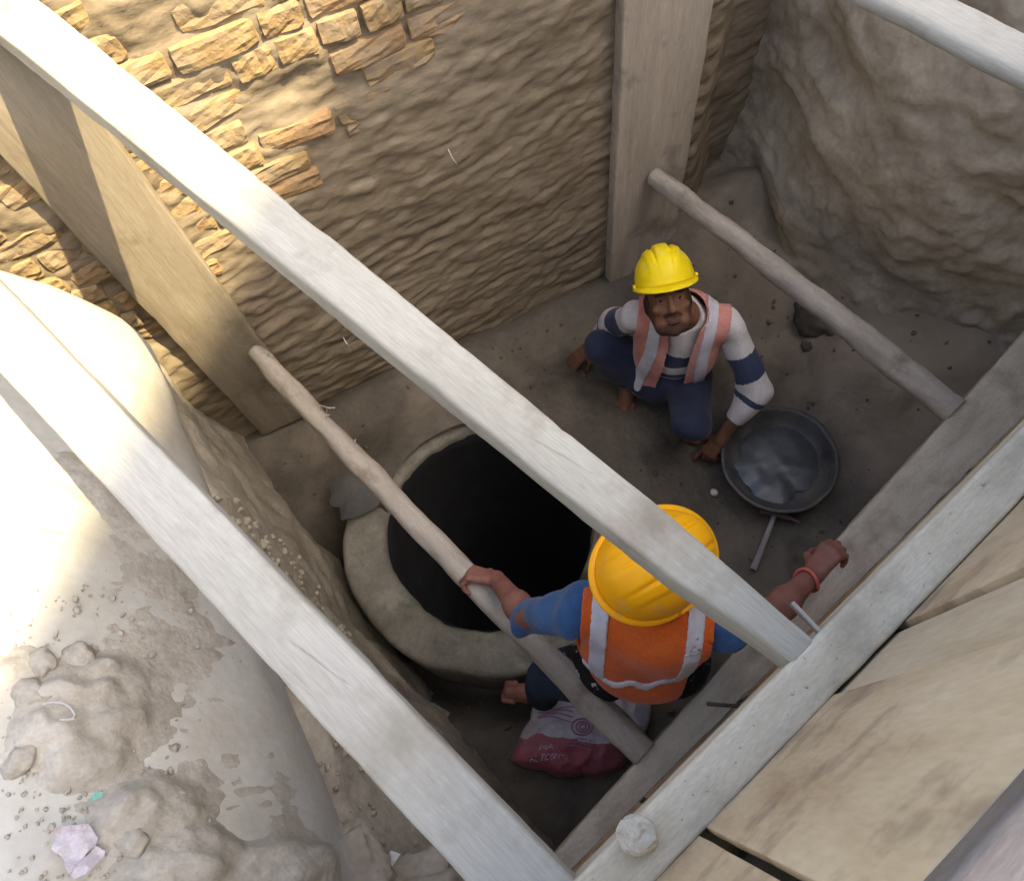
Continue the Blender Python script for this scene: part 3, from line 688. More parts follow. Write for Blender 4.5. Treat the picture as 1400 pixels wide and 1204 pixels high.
# ------------------------------------------------------------------ cement sack
def sack():
    B = [at(*q, .1)[:2] for q in ((735, 948), (822, 950), (893, 958), (884, 1000), (862, 1036), (796, 1058), (740, 1052), (697, 1040), (708, 1010), (724, 982))]
    B = np.array(B); c = B.mean(0); n, rings = 180, 50
    ang = np.arctan2(B[:, 1] - c[1], B[:, 0] - c[0]); rad = np.hypot(*(B - c).T); o_ = np.argsort(ang); ang, rad = ang[o_], rad[o_]
    ang = np.concatenate([ang - 2 * np.pi, ang, ang + 2 * np.pi]); rad = np.tile(rad, 3)
    def P(f, a, top=True):
        r = np.interp(a, ang, rad) * f; x, y = c[0] + r * math.cos(a), c[1] + r * math.sin(a)
        h = .095 * (1 - f ** 2.6) ** .6 if f < 1 else 0
        w = .026 * fbm((x * 7, y * 7, 1), 4, 6.0) + .024 * (1 - abs(mn.noise(Vector((x * 11 + 3, y * 17, 2)))) * 2) * (f ** .5)
        return V3(x, y, .055 + (h + w * (.3 + .7 * (1 - f ** 6)) if top else -.04 * (1 - f ** 3)))
    vs_, fs, mi = [], [], []
    for i in range(rings + 1):
        for k in range(n): vs_.append(P(i / rings, 2 * math.pi * k / n))
    A1, A2 = at(700, 1006, .1), at(835, 1016, .1)                  # border between white and red print
    for i in range(rings):
        for k in range(n):
            k2 = (k + 1) % n; f = (i * n + k, (i + 1) * n + k, (i + 1) * n + k2, i * n + k2); fs.append(f)
            p = (vs_[f[0]] + vs_[f[2]]) / 2; d = unit((A2 - A1)[:2]); q = (p - A1)[:2]
            s = q[0] * d[0] + q[1] * d[1]; side = q[0] * d[1] - q[1] * d[0]
            edge = .006 * math.sin(s * 26) - .02 * math.exp(-((s - .10) / .03) ** 2)
            red = side > edge + .0 and i < rings - 1
            mi.append(1 if red else 0)
    base = len(vs_)
    for i in range(1, 4):
        for k in range(n): vs_.append(P(1 - i * .3, 2 * math.pi * k / n, False))
    prev = rings * n
    for i in range(3):
        for k in range(n):
            k2 = (k + 1) % n; fs.append((prev + k, base + i * n + k, base + i * n + k2, prev + k2)); mi.append(0)
        prev = base + i * n
    root = mesh_obj('cement_sack', vs_, fs, None, None, True, None, [m_bagw, m_bagr], mi); fix_normals(root)
    tag(root, 'crumpled red and white cement sack lying under the round pole', 'sack')
    from mathutils.bvhtree import BVHTree
    bv = BVHTree.FromPolygons([tuple(v) for v in vs_], [tuple(f) for f in fs])
    def drape(name, lines, w, mat):
        V_, F_ = [], []
        for ln in lines:
            pts = []
            for (px, py) in ln:
                r = at(px, py, .12); h = bv.ray_cast(Vector((r[0], r[1], 1.0)), Vector((0, 0, -1)))
                pts.append(np.array(h[0]) + V3(0, 0, .003) if h[0] else r)
            for i in range(len(pts)):
                d = pts[min(i + 1, len(pts) - 1)] - pts[max(0, i - 1)]; d[2] = 0
                d = unit(d) if np.linalg.norm(d) > 1e-6 else V3(1, 0, 0); sdv = np.cross(V3(0, 0, 1), d) * w / 2
                V_ += [pts[i] - sdv, pts[i] + sdv]
                if i: b = len(V_); F_.append((b - 4, b - 3, b - 1, b - 2))
        o = mesh_obj(name, V_, F_, mat, root, True); fix_normals(o)
        if sum(p.normal.z for p in o.data.polygons) < 0: o.data.flip_normals()
        return o
    circ = lambda cx, cy, rx, ry, n=22: [(cx + rx * math.cos(a), cy + ry * math.sin(a)) for a in np.linspace(0, 2 * math.pi, n)]
    sq = lambda cx, cy, r: [(cx - r, cy - r * .7), (cx, cy - r), (cx + r, cy - r * .7), (cx + r, cy + r * .6), (cx, cy + r), (cx - r, cy + r * .6), (cx - r, cy - r * .7)]
    drape('emblem', [circ(796, 994, 14, 11), circ(797, 994, 9, 7), sq(797, 994, 4)], .007, m_print)
    wav = [[(735 + 7 * i, 966 + 5 * j + 3 * math.sin(i * .7 + j) + i * .5) for i in range(8)] for j in range(4)]
    wav += [[(768 + 8 * i, 1008 + 5 * j + i * 1.0 + 1.5 * math.sin(i * 1.3 + j)) for i in range(6)] for j in range(3)]
    drape('printed_lines', wav, .004, m_print)
    # pale lettering on the red end, too worn to read in the photograph: the letters as they show
    def glyphs(txt, x, y, w, h, slant=.35, dy=-.12):
        G = {'A': [[(0, 1), (.5, 0), (1, 1)], [(.2, .6), (.8, .6)]], 'L': [[(0, 0), (0, 1), (.9, 1)]], 'T': [[(0, 0), (1, 0)], [(.5, 0), (.5, 1)]], 'C': [[(1, .1), (.4, 0), (0, .5), (.4, 1), (1, .9)]],
             'O': [[(.5, 0), (0, .5), (.5, 1), (1, .5), (.5, 0)]], 'M': [[(0, 1), (0, 0), (.5, .6), (1, 0), (1, 1)]], '-': [[(.1, .5), (.9, .5)]]}
        out = []
        for i, ch in enumerate(txt):
            for ln in G.get(ch, []): out.append([(x + i * w * 1.25 + px * w + (1 - py) * h * slant, y + i * w * 1.25 * dy + py * h) for px, py in ln])
        return out
    drape('lettering', glyphs('ALTCOM-', 724, 1033, 5.5, 8), .0026, m_bagw)
    drape('lettering', glyphs('MA', 738, 1018, 8, 7), .003, m_bagw)
    return root
sack()

# ------------------------------------------------------------------ litter and clods on the pipe and the banks
def clods(spots, label_fn, mat, group):
    for i, (px, py, r) in enumerate(spots):
        p = on_pipe(px, py); o = lump('earth_clod', p + V3(0, 0, .006), (r * .62, r * .5, r * .42), mat, seed=i * 2.7 + 1, sub=3, amp=.32)
        tag(o, label_fn(i), 'clod', group)
cl = [(60, 905, .045), (110, 900, .05), (45, 950, .055), (95, 935, .038), (70, 1010, .05), (110, 1005, .032), (30, 1040, .045), (130, 985, .022), (200, 1100, .045), (232, 1115, .035), (180, 1150, .05), (215, 1170, .035), (240, 1085, .03), (140, 1050, .014)]
cl_lab = ['earth clod uppermost on the left edge of the pipe', 'broad earth clod above the curl of wire', 'earth clod at the left border beside the wire', 'earth clod touching the curl of wire from above', 'wide earth clod just below the curl of wire',
          'small earth clod right under the end of the wire', 'earth clod at the left border above the torn paper', 'tiny earth clod at the bend of the wire', 'big crumbling clod right of the green scrap', 'crumbling clod at the right end of the dark heap', 'big clod just right of the torn paper', 'clod at the bottom border right of the torn paper', 'clod on top of the dark heap by the green scrap', 'tiny clod just above the green scrap']
def crust():
    # dried mud crust lying in broken patches on the crown of the pipe
    vs_, fs, keep = [], [], {}
    nl, na = 190, 180; l0, l1, a0, a1 = -.55, 1.1, math.radians(8), math.radians(130)
    hgt = np.zeros((nl + 1, na + 1))
    for i in range(nl + 1):
        for j in range(na + 1):
            l = l0 + (l1 - l0) * i / nl; a = a0 + (a1 - a0) * j / na; p = pipe_pt(l, a)
            m = fbm((p[0] * 4.2, p[1] * 4.2, 1.0), 5, 21.0)
            w = 0
            for (px, py, rr) in ((85, 960, .13), (205, 1115, .085), (110, 1040, .06), (15, 920, .09), (400, 1204, .10), (225, 1190, .09)):
                c = CR[(px, py)]; w = max(w, 1 - np.linalg.norm((p - c)[:2]) / rr)
            hgt[i, j] = .026 * sm(-.05, .75, w + .55 * m) ** 1.7 * (1 + 1.1 * abs(fbm((p[0] * 13, p[1] * 13, 2), 4, 5.0))) - .0125 + .006 * abs(fbm((p[0] * 26, p[1] * 26, 2), 4, 5.0)) + .004 * m
    for i in range(nl + 1):
        for j in range(na + 1):
            l = l0 + (l1 - l0) * i / nl; a = a0 + (a1 - a0) * j / na
            vs_.append(pipe_pt(l, a, PR + .006 + max(hgt[i, j], -.02)))
    for i in range(nl):
        for j in range(na):
            if max(hgt[i, j], hgt[i + 1, j], hgt[i, j + 1], hgt[i + 1, j + 1]) > -.016:
                b = i * (na + 1) + j; fs.append((b, b + 1, b + na + 2, b + na + 1))
    o = mesh_obj('mud_crust', vs_, fs, m_crust); fix_normals(o); return tag(o, 'broken crust of dried mud', 'mud', kind='stuff')
CR = {q: on_pipe(*q) for q in ((85, 960), (205, 1115), (110, 1040), (15, 920), (400, 1204), (225, 1190))}
crust()
clods(cl, lambda i: cl_lab[i], m_crust, 'dry clods on the pipe')

def sheet(name, poly, mat, lift, seed, crease=.011, n=9):
    """a crumpled scrap: polygon of (px,py) filled as a fan of rings, lying on the pipe"""
    P = [on_pipe(*q) if lift is None else q for q in poly]; c = sum(P) / len(P); vs_, fs = [], []
    m = len(P) * 5; B = []
    for k in range(m):
        f = k / 5; i = int(f); f -= i; B.append(P[i] * (1 - f) + P[(i + 1) % len(P)] * f)
    for r in range(n + 1):
        for k in range(m):
            p = c + (B[k] - c) * (r / n); w = crease * (1 - 2 * abs(fbm(p * 22, 2, seed))); nrm = V3(.2, 0, 1)
            vs_.append(p + nrm * (w + .026))
    for r in range(n):
        for k in range(m):
            k2 = (k + 1) % m; fs.append((r * m + k, (r + 1) * m + k, (r + 1) * m + k2, r * m + k2))
    o = mesh_obj(name, vs_, fs, mat, None, False); fix_normals(o)
    sd = o.modifiers.new('thickness', 'SOLIDIFY'); sd.thickness = .0015; sd.offset = 1
    return o
o = sheet('paper_scrap', [(88, 1140), (92, 1133), (133, 1129), (145, 1147), (140, 1158), (118, 1184), (108, 1196), (96, 1172), (85, 1163)], m_paper, None, 3.0)
tag(o, 'torn crumpled sheet of pinkish white paper on the pipe', 'paper')
o = sheet('paper_scrap', [(140, 1157), (155, 1164), (132, 1196), (112, 1203), (108, 1197), (122, 1180)], m_paper, None, 5.0)
tag(o, 'narrow torn paper strip beside the larger paper sheet', 'paper')
o = sheet('plastic_scrap', [(133, 1090), (142, 1086), (150, 1086), (148, 1092), (136, 1098)], m_green, None, 6.0, .002)
tag(o, 'tiny mint green plastic scrap on the pipe', 'scrap')
w0 = [on_pipe(*q) + V3(0, 0, .055) for q in ((86, 966), (98, 963), (112, 964), (122, 970), (128, 979), (126, 985), (118, 986), (108, 986))]
w1 = []
for i in range(len(w0) - 1):
    for f in (0, .33, .66): w1.append(w0[i] * (1 - f) + w0[i + 1] * f)
tag(tube('wire_curl', w1 + [w0[-1]], .0022, m_wire, n=6), 'thin curl of pale wire on the clods', 'wire')
bp = at(533, 1182, 1.15)
o = sheet('paper_scrap', [at(q[0], q[1], 1.16) for q in ((513, 1196), (536, 1163), (549, 1168), (528, 1200))], m_white, 1, 9.0, .003)
tag(o, 'small white paper strip on the clay bank by the wide strut', 'paper')

# loose crumbs lying everywhere on the floor, the bank and the beams
def crumbs(name, spots, mat):
    base = []
    bm = bmesh.new(); bmesh.ops.create_icosphere(bm, subdivisions=1, radius=1)
    bv_ = np.array([v.co[:] for v in bm.verts]); bf_ = [[v.index for v in f.verts] for f in bm.faces]; bm.free()
    V_, F_ = [], []
    for (p, r) in spots:
        b = len(V_); sc = r * rng.uniform(.6, 1.3, 3); jit = 1 + rng.uniform(-.25, .25, len(bv_))
        V_ += list(bv_ * jit[:, None] * sc + p); F_ += [[i + b for i in f] for f in bf_]
    o = mesh_obj(name, V_, F_, mat, None, False); return tag(o, kind='stuff')
sp_ = []
for _ in range(520):
    x, y = rng.uniform(-.25, 2.2), rng.uniform(-.15, 1.8)
    if math.hypot(x - RC[0], y - RC[1]) < .62 or (y - 1.862) + .407 * (x - .236) > -.05 or math.hypot(x - pc[0], y - pc[1]) < .27: continue
    sp_.append((V3(x, y, floor_z(x, y) + .002), rng.uniform(.003, .011) * (2.4 if rng.random() < .06 else 1)))
crumbs('soil_crumbs', sp_, m_wet)
sp_ = []
for _ in range(70):
    x = rng.uniform(-.3, 1.7) if rng.random() < .5 else rng.normal(.2, .22); sp_.append((V3(x, -.112 - .11 * x + rng.uniform(-.026, .026), 2.001), rng.uniform(.0006, .0020) * (1.8 if rng.random() < .05 else 1)))
crumbs('grit', sp_, m_clod)
sp_ = []
for _ in range(500):
    u, v = rng.uniform(.1, .6), rng.uniform(.22, .55); sp_.append((bank_fn(u, v) + V3(.004, 0, .004), rng.uniform(.003, .013)))
crumbs('clay_crumbs', sp_, m_bank)
sp_ = []
for _ in range(900):
    px, py = rng.uniform(-40, 330), rng.uniform(800, 1230)
    if rng.random() > math.exp(-((px - 110) / 130) ** 2): continue
    sp_.append((on_pipe(px, py) + V3(0, 0, .003), rng.uniform(.0012, .0042) * (2.2 if rng.random() < .10 else 1)))
crumbs('dry_crumbs', sp_, m_crust)
for i, (px, py, r, lab) in enumerate(((978, 670, .018, 'small round pale pebble on the floor near the pan'), (985, 610, .03, 'dark stone beside the left edge of the pan'))):
    p = at(px, py, .04); o = lump('pebble', V3(p[0], p[1], floor_z(p[0], p[1]) + r * .5), (r, r, r * .8), m_stone if i == 0 else m_wet, seed=i + 3, sub=2, amp=.25); tag(o, lab, 'pebble')
for i, (px, py, z, r, lab) in enumerate(((1140, 430, .18, (.16, .12, .09), 'heap of loose soil at the foot of the end bank'),)):
    o = lump('earth_block', at(px, py, z), r, m_floor, seed=i + 9, sub=4, amp=.25); tag(o, lab, 'earth')
for i, (px, py, z, r) in enumerate(((470, 1225, 1.20, (.14, .10, .08)), (560, 1235, 1.05, (.14, .10, .08)))):
    o = lump('earth_mound', at(px, py, z), r, m_bank, seed=i + 30, sub=4, amp=.45); tag(o, kind='structure')
# rootlets hanging out of the far wall
for (px, py, t_, z_) in ((0, 0, .93, 1.25), (0, 0, .35, .55)):
    p = wall_pt(t_, z_, .0); tag(tube('rootlet', [p, p + V3(-.006, -.02, -.02), p + V3(.004, -.03, -.06)], .002, m_wire, n=5), 'pale rootlet hanging from the mud wall' + (' between the two upright boards' if t_ > .5 else ' low beside the crooked pole'), 'root')

# ------------------------------------------------------------------ people
def head_frame(pos, tilt, roll, yaw=0.0):
    """face turned towards the camera, bent down by tilt; roll in the picture plane"""
    c = unit(EYE - pos); iu = R @ V3(math.sin(roll), -math.cos(roll), 0); e = unit(iu - c * iu.dot(c))
    f = math.cos(tilt) * c - math.sin(tilt) * e; u = math.sin(tilt) * c + math.cos(tilt) * e
    if yaw:
        r0 = np.cross(f, u); f = math.cos(yaw) * f + math.sin(yaw) * r0
    r = np.cross(f, u); return np.stack([r, f, u], 1)            # right, forward, up

def add_hand(fl, wr, d, n, th, curl, scale=1.0, spread=.10, index=None, thumb_in=.5):
    """wrist, finger direction, palm normal (the side fingers curl to), side of the thumb"""
    d = unit(d); n = unit(n - d * np.dot(n, d)); s = unit(th - d * np.dot(th, d) - n * np.dot(n, th)); S = scale
    for i, (o, l) in enumerate(((.027, .088), (.009, .092), (-.010, .088), (-.027, .080))):
        base = wr + s * o * .55 * S; kn = wr + d * l * S + s * o * S
        fl.cap(base, kn, .0145 * S, .0115 * S, k=.012)
        cv = curl[i] if not (index is not None and i == 0) else index
        p = kn; a = cv[0]; sd = spread * o / .027
        for j, (ln, r0, r1) in enumerate(((.042, .0102, .0094), (.026, .0094, .0086), (.022, .0086, .0074))):
            f = (1.0, 1.06, .98, .80)[i]
            dd = unit(d * math.cos(a) + n * math.sin(a) + s * sd * math.cos(a)); q = p + dd * ln * f * S
            fl.cap(p, q, r0 * S, r1 * S, k=.004); p = q
            a += cv[min(j + 1, 2)]
    tb = wr + d * .022 * S + s * .022 * S + n * .006 * S
    t1 = tb + unit(d * .62 + s * .75 + n * .25) * .040 * S; t2 = t1 + unit(d * .9 + s * .25 + n * thumb_in) * .032 * S; t3 = t2 + unit(d * .9 - s * .05 + n * (thumb_in + .2)) * .024 * S
    fl.cap(wr + d * .01, t1, .015 * S, .0125 * S, k=.010); fl.cap(t1, t2, .0118 * S, .0105 * S, k=.004); fl.cap(t2, t3, .0105 * S, .0085 * S, k=.004)

def add_head(fl, H, F, neck):
    L = lambda x, y, z: H + F @ V3(x, y, z)
    fl.ell(L(0, -.012, .045), (.072, .094, .088), F, k=.01)          # skull
    fl.ell(L(0, .020, -.02), (.061, .074, .085), F, k=.02)           # face
    fl.cap(L(-.030, .050, -.082), L(.030, .050, -.082), .027, k=.025)   # jaw
    fl.ell(L(0, .068, -.098), (.022, .020, .018), F, k=.015)         # chin
    for sx in (-1, 1):
        fl.cap(L(sx * .058, -.005, -.02), L(sx * .036, .045, -.078), .022, .022, k=.02)
        fl.ell(L(sx * .042, .068, -.014), (.022, .016, .017), F, k=.015)   # cheek
        fl.cap(L(sx * .014, .091, .036), L(sx * .046, .080, .036), .0085, .007, k=.012)   # brow
        fl.ell(L(sx * .073, -.012, -.006), (.010, .022, .034), F, k=.006)  # ear
    for sx in (-1, 1): fl.ell(L(sx * .032, .098, .014), (.018, .018, .012), F, k=.008, neg=True)
    fl.cap(L(0, .092, .022), L(0, .112, -.020), .0085, .0125, k=.009)    # nose
    for sx in (-1, 1): fl.ell(L(sx * .012, .099, -.026), (.0085, .010, .0075), F, k=.006)
    fl.ell(L(0, .090, -.052), (.024, .012, .0065), F, k=.006); fl.ell(L(0, .088, -.065), (.021, .012, .007), F, k=.006)
    fl.ell(L(0, .104, -.0585), (.022, .010, .0016), F, k=.002, neg=True)
    for sx in (-1, 1):
        fl.cap(L(sx * .020, .0835, .0200), L(sx * .044, .0775, .0188), .0062, .0058, k=.004)   # upper lid
        fl.cap(L(sx * .020, .0820, .0058), L(sx * .044, .0775, .0070), .0050, .0048, k=.004)    # lower lid
    fl.cap(neck, L(0, -.025, -.05), .057, .054, k=.03)

def helmet(parent, H, F, mat, label, lift=.052, tilt=0.0, peak=.045, sc=1.0):
    """hard hat: ridged dome with a rolled rim and a peak"""
    A, B, Ht = .130 * sc, .105 * sc, .126 * sc
    def P(th, ph):
        # th 0 top .. 1 rim ; ph round, 0 = front
        s, c = math.sin(th * math.pi / 2), math.cos(th * math.pi / 2)
        x = B * s ** .92 * math.sin(ph); y = A * s ** .92 * math.cos(ph); z = Ht * c ** .86
        r = 0
        fade = sm(1.0, .72, th)
        for x0, w, h in ((0, .024, .0095), (.052, .012, .0065), (-.052, .012, .0065)):
            r += h * sm(w + .005, w - .003, abs(x - x0 * (1 - .25 * abs(y) / A)))
        r *= fade * sm(.0, .02, z - .012)
        return x * (1 + .2 * r), y * (1 + .2 * r), z + r
    n, m = 120, 46; vs_, fs = [], []
    for i in range(m + 1):
        for k in range(n): vs_.append(H + F @ (V3(*P(max(.002, i / m), 2 * math.pi * k / n)) + V3(0, 0, lift)))
    for i in range(m):
        for k in range(n):
            k2 = (k + 1) % n; fs.append((i * n + k, (i + 1) * n + k, (i + 1) * n + k2, i * n + k2))
    fs.append(tuple(range(n))[::-1])
    root = mesh_obj('helmet', vs_, fs, mat, parent); fix_normals(root)
    sd = root.modifiers.new('thickness', 'SOLIDIFY'); sd.thickness = .003; sd.offset = -1
    vs_, fs = [], []
    prof = [(-.002, .003), (.004, .0035), (.5, .0), (.9, -.0025), (1.0, -.006), (.95, -.009), (.5, -.006), (-.002, -.004)]
    for k in range(n):
        ph = 2 * math.pi * k / n; w = .010 + peak * max(0, math.cos(ph)) ** 2.2 + .004 * max(0, -math.cos(ph)) ** 2; dz = -.010 * max(0, math.cos(ph)) ** 2
        for (q, z) in prof:
            x = (B + w * q) * math.sin(ph); y = (A + w * q) * math.cos(ph); vs_.append(H + F @ V3(x, y, lift + z + dz * max(0, q)))
    for k in range(n):
        k2 = (k + 1) % n
        for j in range(len(prof)):
            j2 = (j + 1) % len(prof); fs.append((k * len(prof) + j, k2 * len(prof) + j, k2 * len(prof) + j2, k * len(prof) + j2))
    b = mesh_obj('brim', vs_, fs, mat, root); fix_normals(b)
    for sx in (-1, 1):
        c = H + F @ V3(sx * (B + .004), .01, lift + .006)
        loft('clip', c - F @ V3(0, .014, 0), c + F @ V3(0, .014, 0), .010, .014, mat, parent=root, up=F[:, 2], amp=0, N=6, rad=.003)
    return root

def torso_prims(fl, J, g=0.0, k=.04):
    """trunk of the figure J grown by g"""
    ch, pv, SL, SR = J['chest'], J['pelvis'], J['sh_l'], J['sh_r']
    up = unit(ch - pv); rt = unit(SR - SL); rt = unit(rt - up * rt.dot(up)); fw = np.cross(up, rt); F = np.stack([rt, fw, up], 1); J['TF'] = F
    t = J.get('ts', 1.0)
    fl.ell(ch - up * .03, (.158 * t + g, .108 * t + g, .165 + g), F, k=k)
    fl.ell((ch + pv) / 2, (.140 * t + g, .100 * t + g, .15 + g), F, k=k)
    fl.ell(pv, (.155 * t + g, .115 * t + g, .115 + g), F, k=k)
    mid = (SL + SR) / 2
    fl.cap(SL, mid, .050 * t + g, .060 * t + g, k=k); fl.cap(SR, mid, .050 * t + g, .060 * t + g, k=k)
    fl.cap(mid, J['neck'], .075 + g, .058 + g, k=k)

def build_body(J, parent, mat, vox=.0052, feet=True):
    pts = np.array([v for k, v in J.items() if isinstance(v, np.ndarray) and v.shape == (3,)])
    fl = Field(pts.min(0) - .24, pts.max(0) + .24, vox)
    torso_prims(fl, J, -.012)
    for s in 'lr':
        fl.cap(J['sh_' + s], J['el_' + s], .046, .038, k=.02); fl.cap(J['el_' + s], J['wr_' + s], .040, .026, k=.012)
        fl.cap(J['el_' + s] + .25 * (J['wr_' + s] - J['el_' + s]), J['el_' + s] + .3 * (J['wr_' + s] - J['el_' + s]), .041, k=.02)
        fl.cap(J['hip_' + s], J['kn_' + s], .080, .052, k=.03); fl.cap(J['kn_' + s], J['an_' + s], .052, .036, k=.02)
        c = J['kn_' + s] + .3 * (J['an_' + s] - J['kn_' + s]); fl.cap(c, c, .055, k=.03)
        a, t = J['an_' + s], J['to_' + s]
        fl.cap(a, a * .45 + t * .55 + V3(0, 0, .005), .036, .032, k=.02); fl.cap(a * .5 + t * .5, t, .036, .026, k=.015)
        fl.cap(a - (t - a) * .22 - V3(0, 0, .02), a, .032, .034, k=.02)
        sd = unit(np.cross(t - a, V3(0, 0, 1)))
        for q in range(5): p = t + sd * (q - 2) * .017; fl.cap(p - unit(t - a) * .02, p + unit(t - a) * (.028 - .003 * abs(q - 1)), .011, .0095, k=.004)
    for h in J['hands']: add_hand(fl, **h)
    add_head(fl, J['head'], J['HF'], J['neck'] + V3(0, 0, 0))
    return fl

def person_extras(root, J, beard=True):
    H, F = J['head'], J['HF']; L = lambda x, y, z: H + F @ V3(x, y, z)
    for sx in (-1, 1):
        bm = bmesh.new(); bmesh.ops.create_uvsphere(bm, u_segments=20, v_segments=14, radius=.0116); me = bpy.data.meshes.new('eye'); bm.to_mesh(me); bm.free()
        me.materials.append(m_eye); me.materials.append(m_iris); me.polygons.foreach_set('use_smooth', np.ones(len(me.polygons), dtype=bool))
        g = unit(F.T @ (EYE - L(sx * .032, .0745, .0135)))
        for p in me.polygons:
            if np.dot(unit(p.center), g) > .80: p.material_index = 1
        o = bpy.data.objects.new('eye', me); COL.objects.link(o); o.matrix_world = mat4(F, L(sx * .032, .0745, .0135)); attach(o, root)

# ---- the worker squatting at the back, looking up
def worker_a():
    J = {}
    J['head'] = at(913, 411, .83); J['HF'] = head_frame(J['head'], math.radians(7), math.radians(-9), math.radians(-6))
    HF = J['HF']
    J['sh_l'] = at(995, 442, .60); J['sh_r'] = at(870, 432, .60)
    J['neck'] = (J['sh_l'] + J['sh_r']) / 2 + V3(-.015, -.01, .07)
    J['ts'] = .90; J['chest'] = (J['sh_l'] + J['sh_r']) / 2 + V3(-.005, .0, -.095); J['pelvis'] = V3(1.41, .755, .20)
    J['el_l'] = at(1034, 532, .36); J['wr_l'] = at(985, 600, .165)
    J['el_r'] = at(840, 442, .38); J['wr_r'] = at(806, 474, .13)
    J['hip_l'] = V3(1.45, .68, .20); J['hip_r'] = V3(1.37, .84, .21)
    J['kn_l'] = at(946, 578, .31); J['an_l'] = V3(1.42, .60, .075); J['to_l'] = V3(1.32, .53, .045)
    J['kn_r'] = at(822, 476, .37); J['an_r'] = V3(1.34, .90, .085); J['to_r'] = V3(1.235, .83, .05)
    J['hands'] = [dict(wr=J['wr_l'], d=V3(-.62, .10, -.72), n=V3(.35, -.15, -.8), th=V3(-.2, .9, 0), curl=[(.55, .6, .4), (.6, .65, .4), (.7, .7, .4), (.8, .8, .4)], index=(.10, .2, .1), scale=.98),
                  dict(wr=J['wr_r'], d=V3(-.70, .25, -.58), n=V3(.2, 0, -.9), th=V3(.1, -.9, 0), curl=[(.2, .3, .2)] * 4, scale=.98)]
    root = empty('person', (J['pelvis'][0], J['pelvis'][1], .03), 'worker in yellow helmet and faded coral vest squatting and looking up', 'person')
    fl = build_body(J, root, m_skin)
    H, F = J['head'], HF
    bo = field_obj('body', fl, m_face, root, 1)
    nv = len(bo.data.vertices); C = np.empty(nv * 3); bo.data.vertices.foreach_get('co', C); C = C.reshape(-1, 3)
    qq = (C - H) @ F; x, y, z = qq.T; inh = (np.linalg.norm(qq, axis=1) < .17).astype(float)
    nz = np.zeros(nv); hi = np.where(inh > 0)[0]
    for i in hi: nz[i] = mn.noise(Vector(qq[i] * 70))
    ax = np.abs(x); fr = inh * sm(.03, .06, y)
    mus = fr * sm(.036, .028, ax + .12 * np.maximum(0, -.038 - z)) * sm(-.031, -.038, z + .005 * nz) * sm(-.052, -.045, z) * sm(.06, .075, y)
    brow = fr * sm(.0075, .0045, np.abs(z - .037 + .10 * (ax - .03)) + .001 * nz) * sm(.012, .017, ax) * sm(.054, .046, ax)
    scalp = inh * np.maximum(sm(.055, .07, z), sm(-.005, .01, z) * sm(.0, -.02, y))
    side = inh * sm(.05, .06, ax) * sm(-.055, -.03, z) * sm(.03, .012, y) * sm(-.02, -.005, y)
    beard = inh * np.maximum(sm(-.060, -.080, z + .006 * nz) * sm(-.135, -.12, z) * sm(.0, .02, y), .9 * sm(.045, .062, ax) * sm(.01, -.03, z) * sm(-.12, -.10, z) * sm(-.01, .01, y) * sm(.07, .05, y))
    goat = fr * sm(.016, .008, ax) * sm(-.070, -.076, z)
    lip = fr * sm(.026, .018, ax) * sm(-.045, -.049, z) * sm(-.073, -.069, z)
    for nm, v in (('hair', np.clip(np.maximum(np.maximum(mus * .82, brow * .9), np.maximum(scalp, side * .8)), 0, 1)), ('stubble', np.clip(np.maximum(beard * (.74 + .22 * nz), goat * .8), 0, 1)), ('lip', np.clip(lip * .7, 0, 1))):
        at_ = bo.data.attributes.new(nm, 'FLOAT', 'POINT'); at_.data.foreach_set('value', v.astype(np.float32))
    person_extras(root, J)
    helmet(root, H, F, m_yel, 'helmet', lift=.064, peak=.026, sc=.96)
    # long sleeved striped shirt
    pts = np.array([J[k] for k in ('sh_l', 'sh_r', 'pelvis', 'el_l', 'el_r', 'wr_l', 'wr_r', 'neck')])
    sh = Field(pts.min(0) - .22, pts.max(0) + .16, .006)
    torso_prims(sh, J, .006)
    cuff = {'l': .60, 'r': .80}
    for s in 'lr':
        sh.cap(J['sh_' + s], J['el_' + s], .055, .051, k=.04); w = J['el_' + s] + cuff[s] * (J['wr_' + s] - J['el_' + s])
        sh.cap(J['el_' + s], w, .054, .044, k=.04)
    sh.wrinkle(.0095, 40, 4)
    d = unit(J['wr_l'] - J['el_l'])
    X, Y, Z = sh.pts()
    for s in 'lr':
        w = J['el_' + s] + cuff[s] * (J['wr_' + s] - J['el_' + s]); d = unit(J['wr_' + s] - J['el_' + s])
        pl = (X - w[0]) * d[0] + (Y - w[1]) * d[1] + (Z - w[2]) * d[2]
        near = np.sqrt((X - w[0]) ** 2 + (Y - w[1]) ** 2 + (Z - w[2]) ** 2) < .10
        sh.D = np.where(near, np.maximum(sh.D, pl), sh.D).astype(np.float32)
    nk = H + F @ V3(0, .03, -.10); sh.cap(nk, J['neck'] + V3(-.03, -.02, .03), .062, .066, k=.01, neg=True)
    TF = J['TF']
    def shirt_m(C):
        mi = np.zeros(len(C), int)
        for s in 'lr':
            a, b = J['sh_' + s], J['el_' + s]; ba = b - a; t = (C - a) @ ba / (ba @ ba); r = np.linalg.norm(C - a - np.outer(np.clip(t, 0, 1), ba), axis=1)
            m = (r < .095) & (t > .42) & (t < .78); mi[m] = 1
            a2 = b; w = J['wr_' + s]; ba2 = w - a2; t2 = (C - a2) @ ba2 / (ba2 @ ba2); r2 = np.linalg.norm(C - a2 - np.outer(np.clip(t2, 0, 1), ba2), axis=1)
            mi[(r2 < .085) & (t2 > .10) & (t2 < .20)] = 1
        q = (C - J['chest']) @ TF
        tor = np.abs(q[:, 0]) < .135
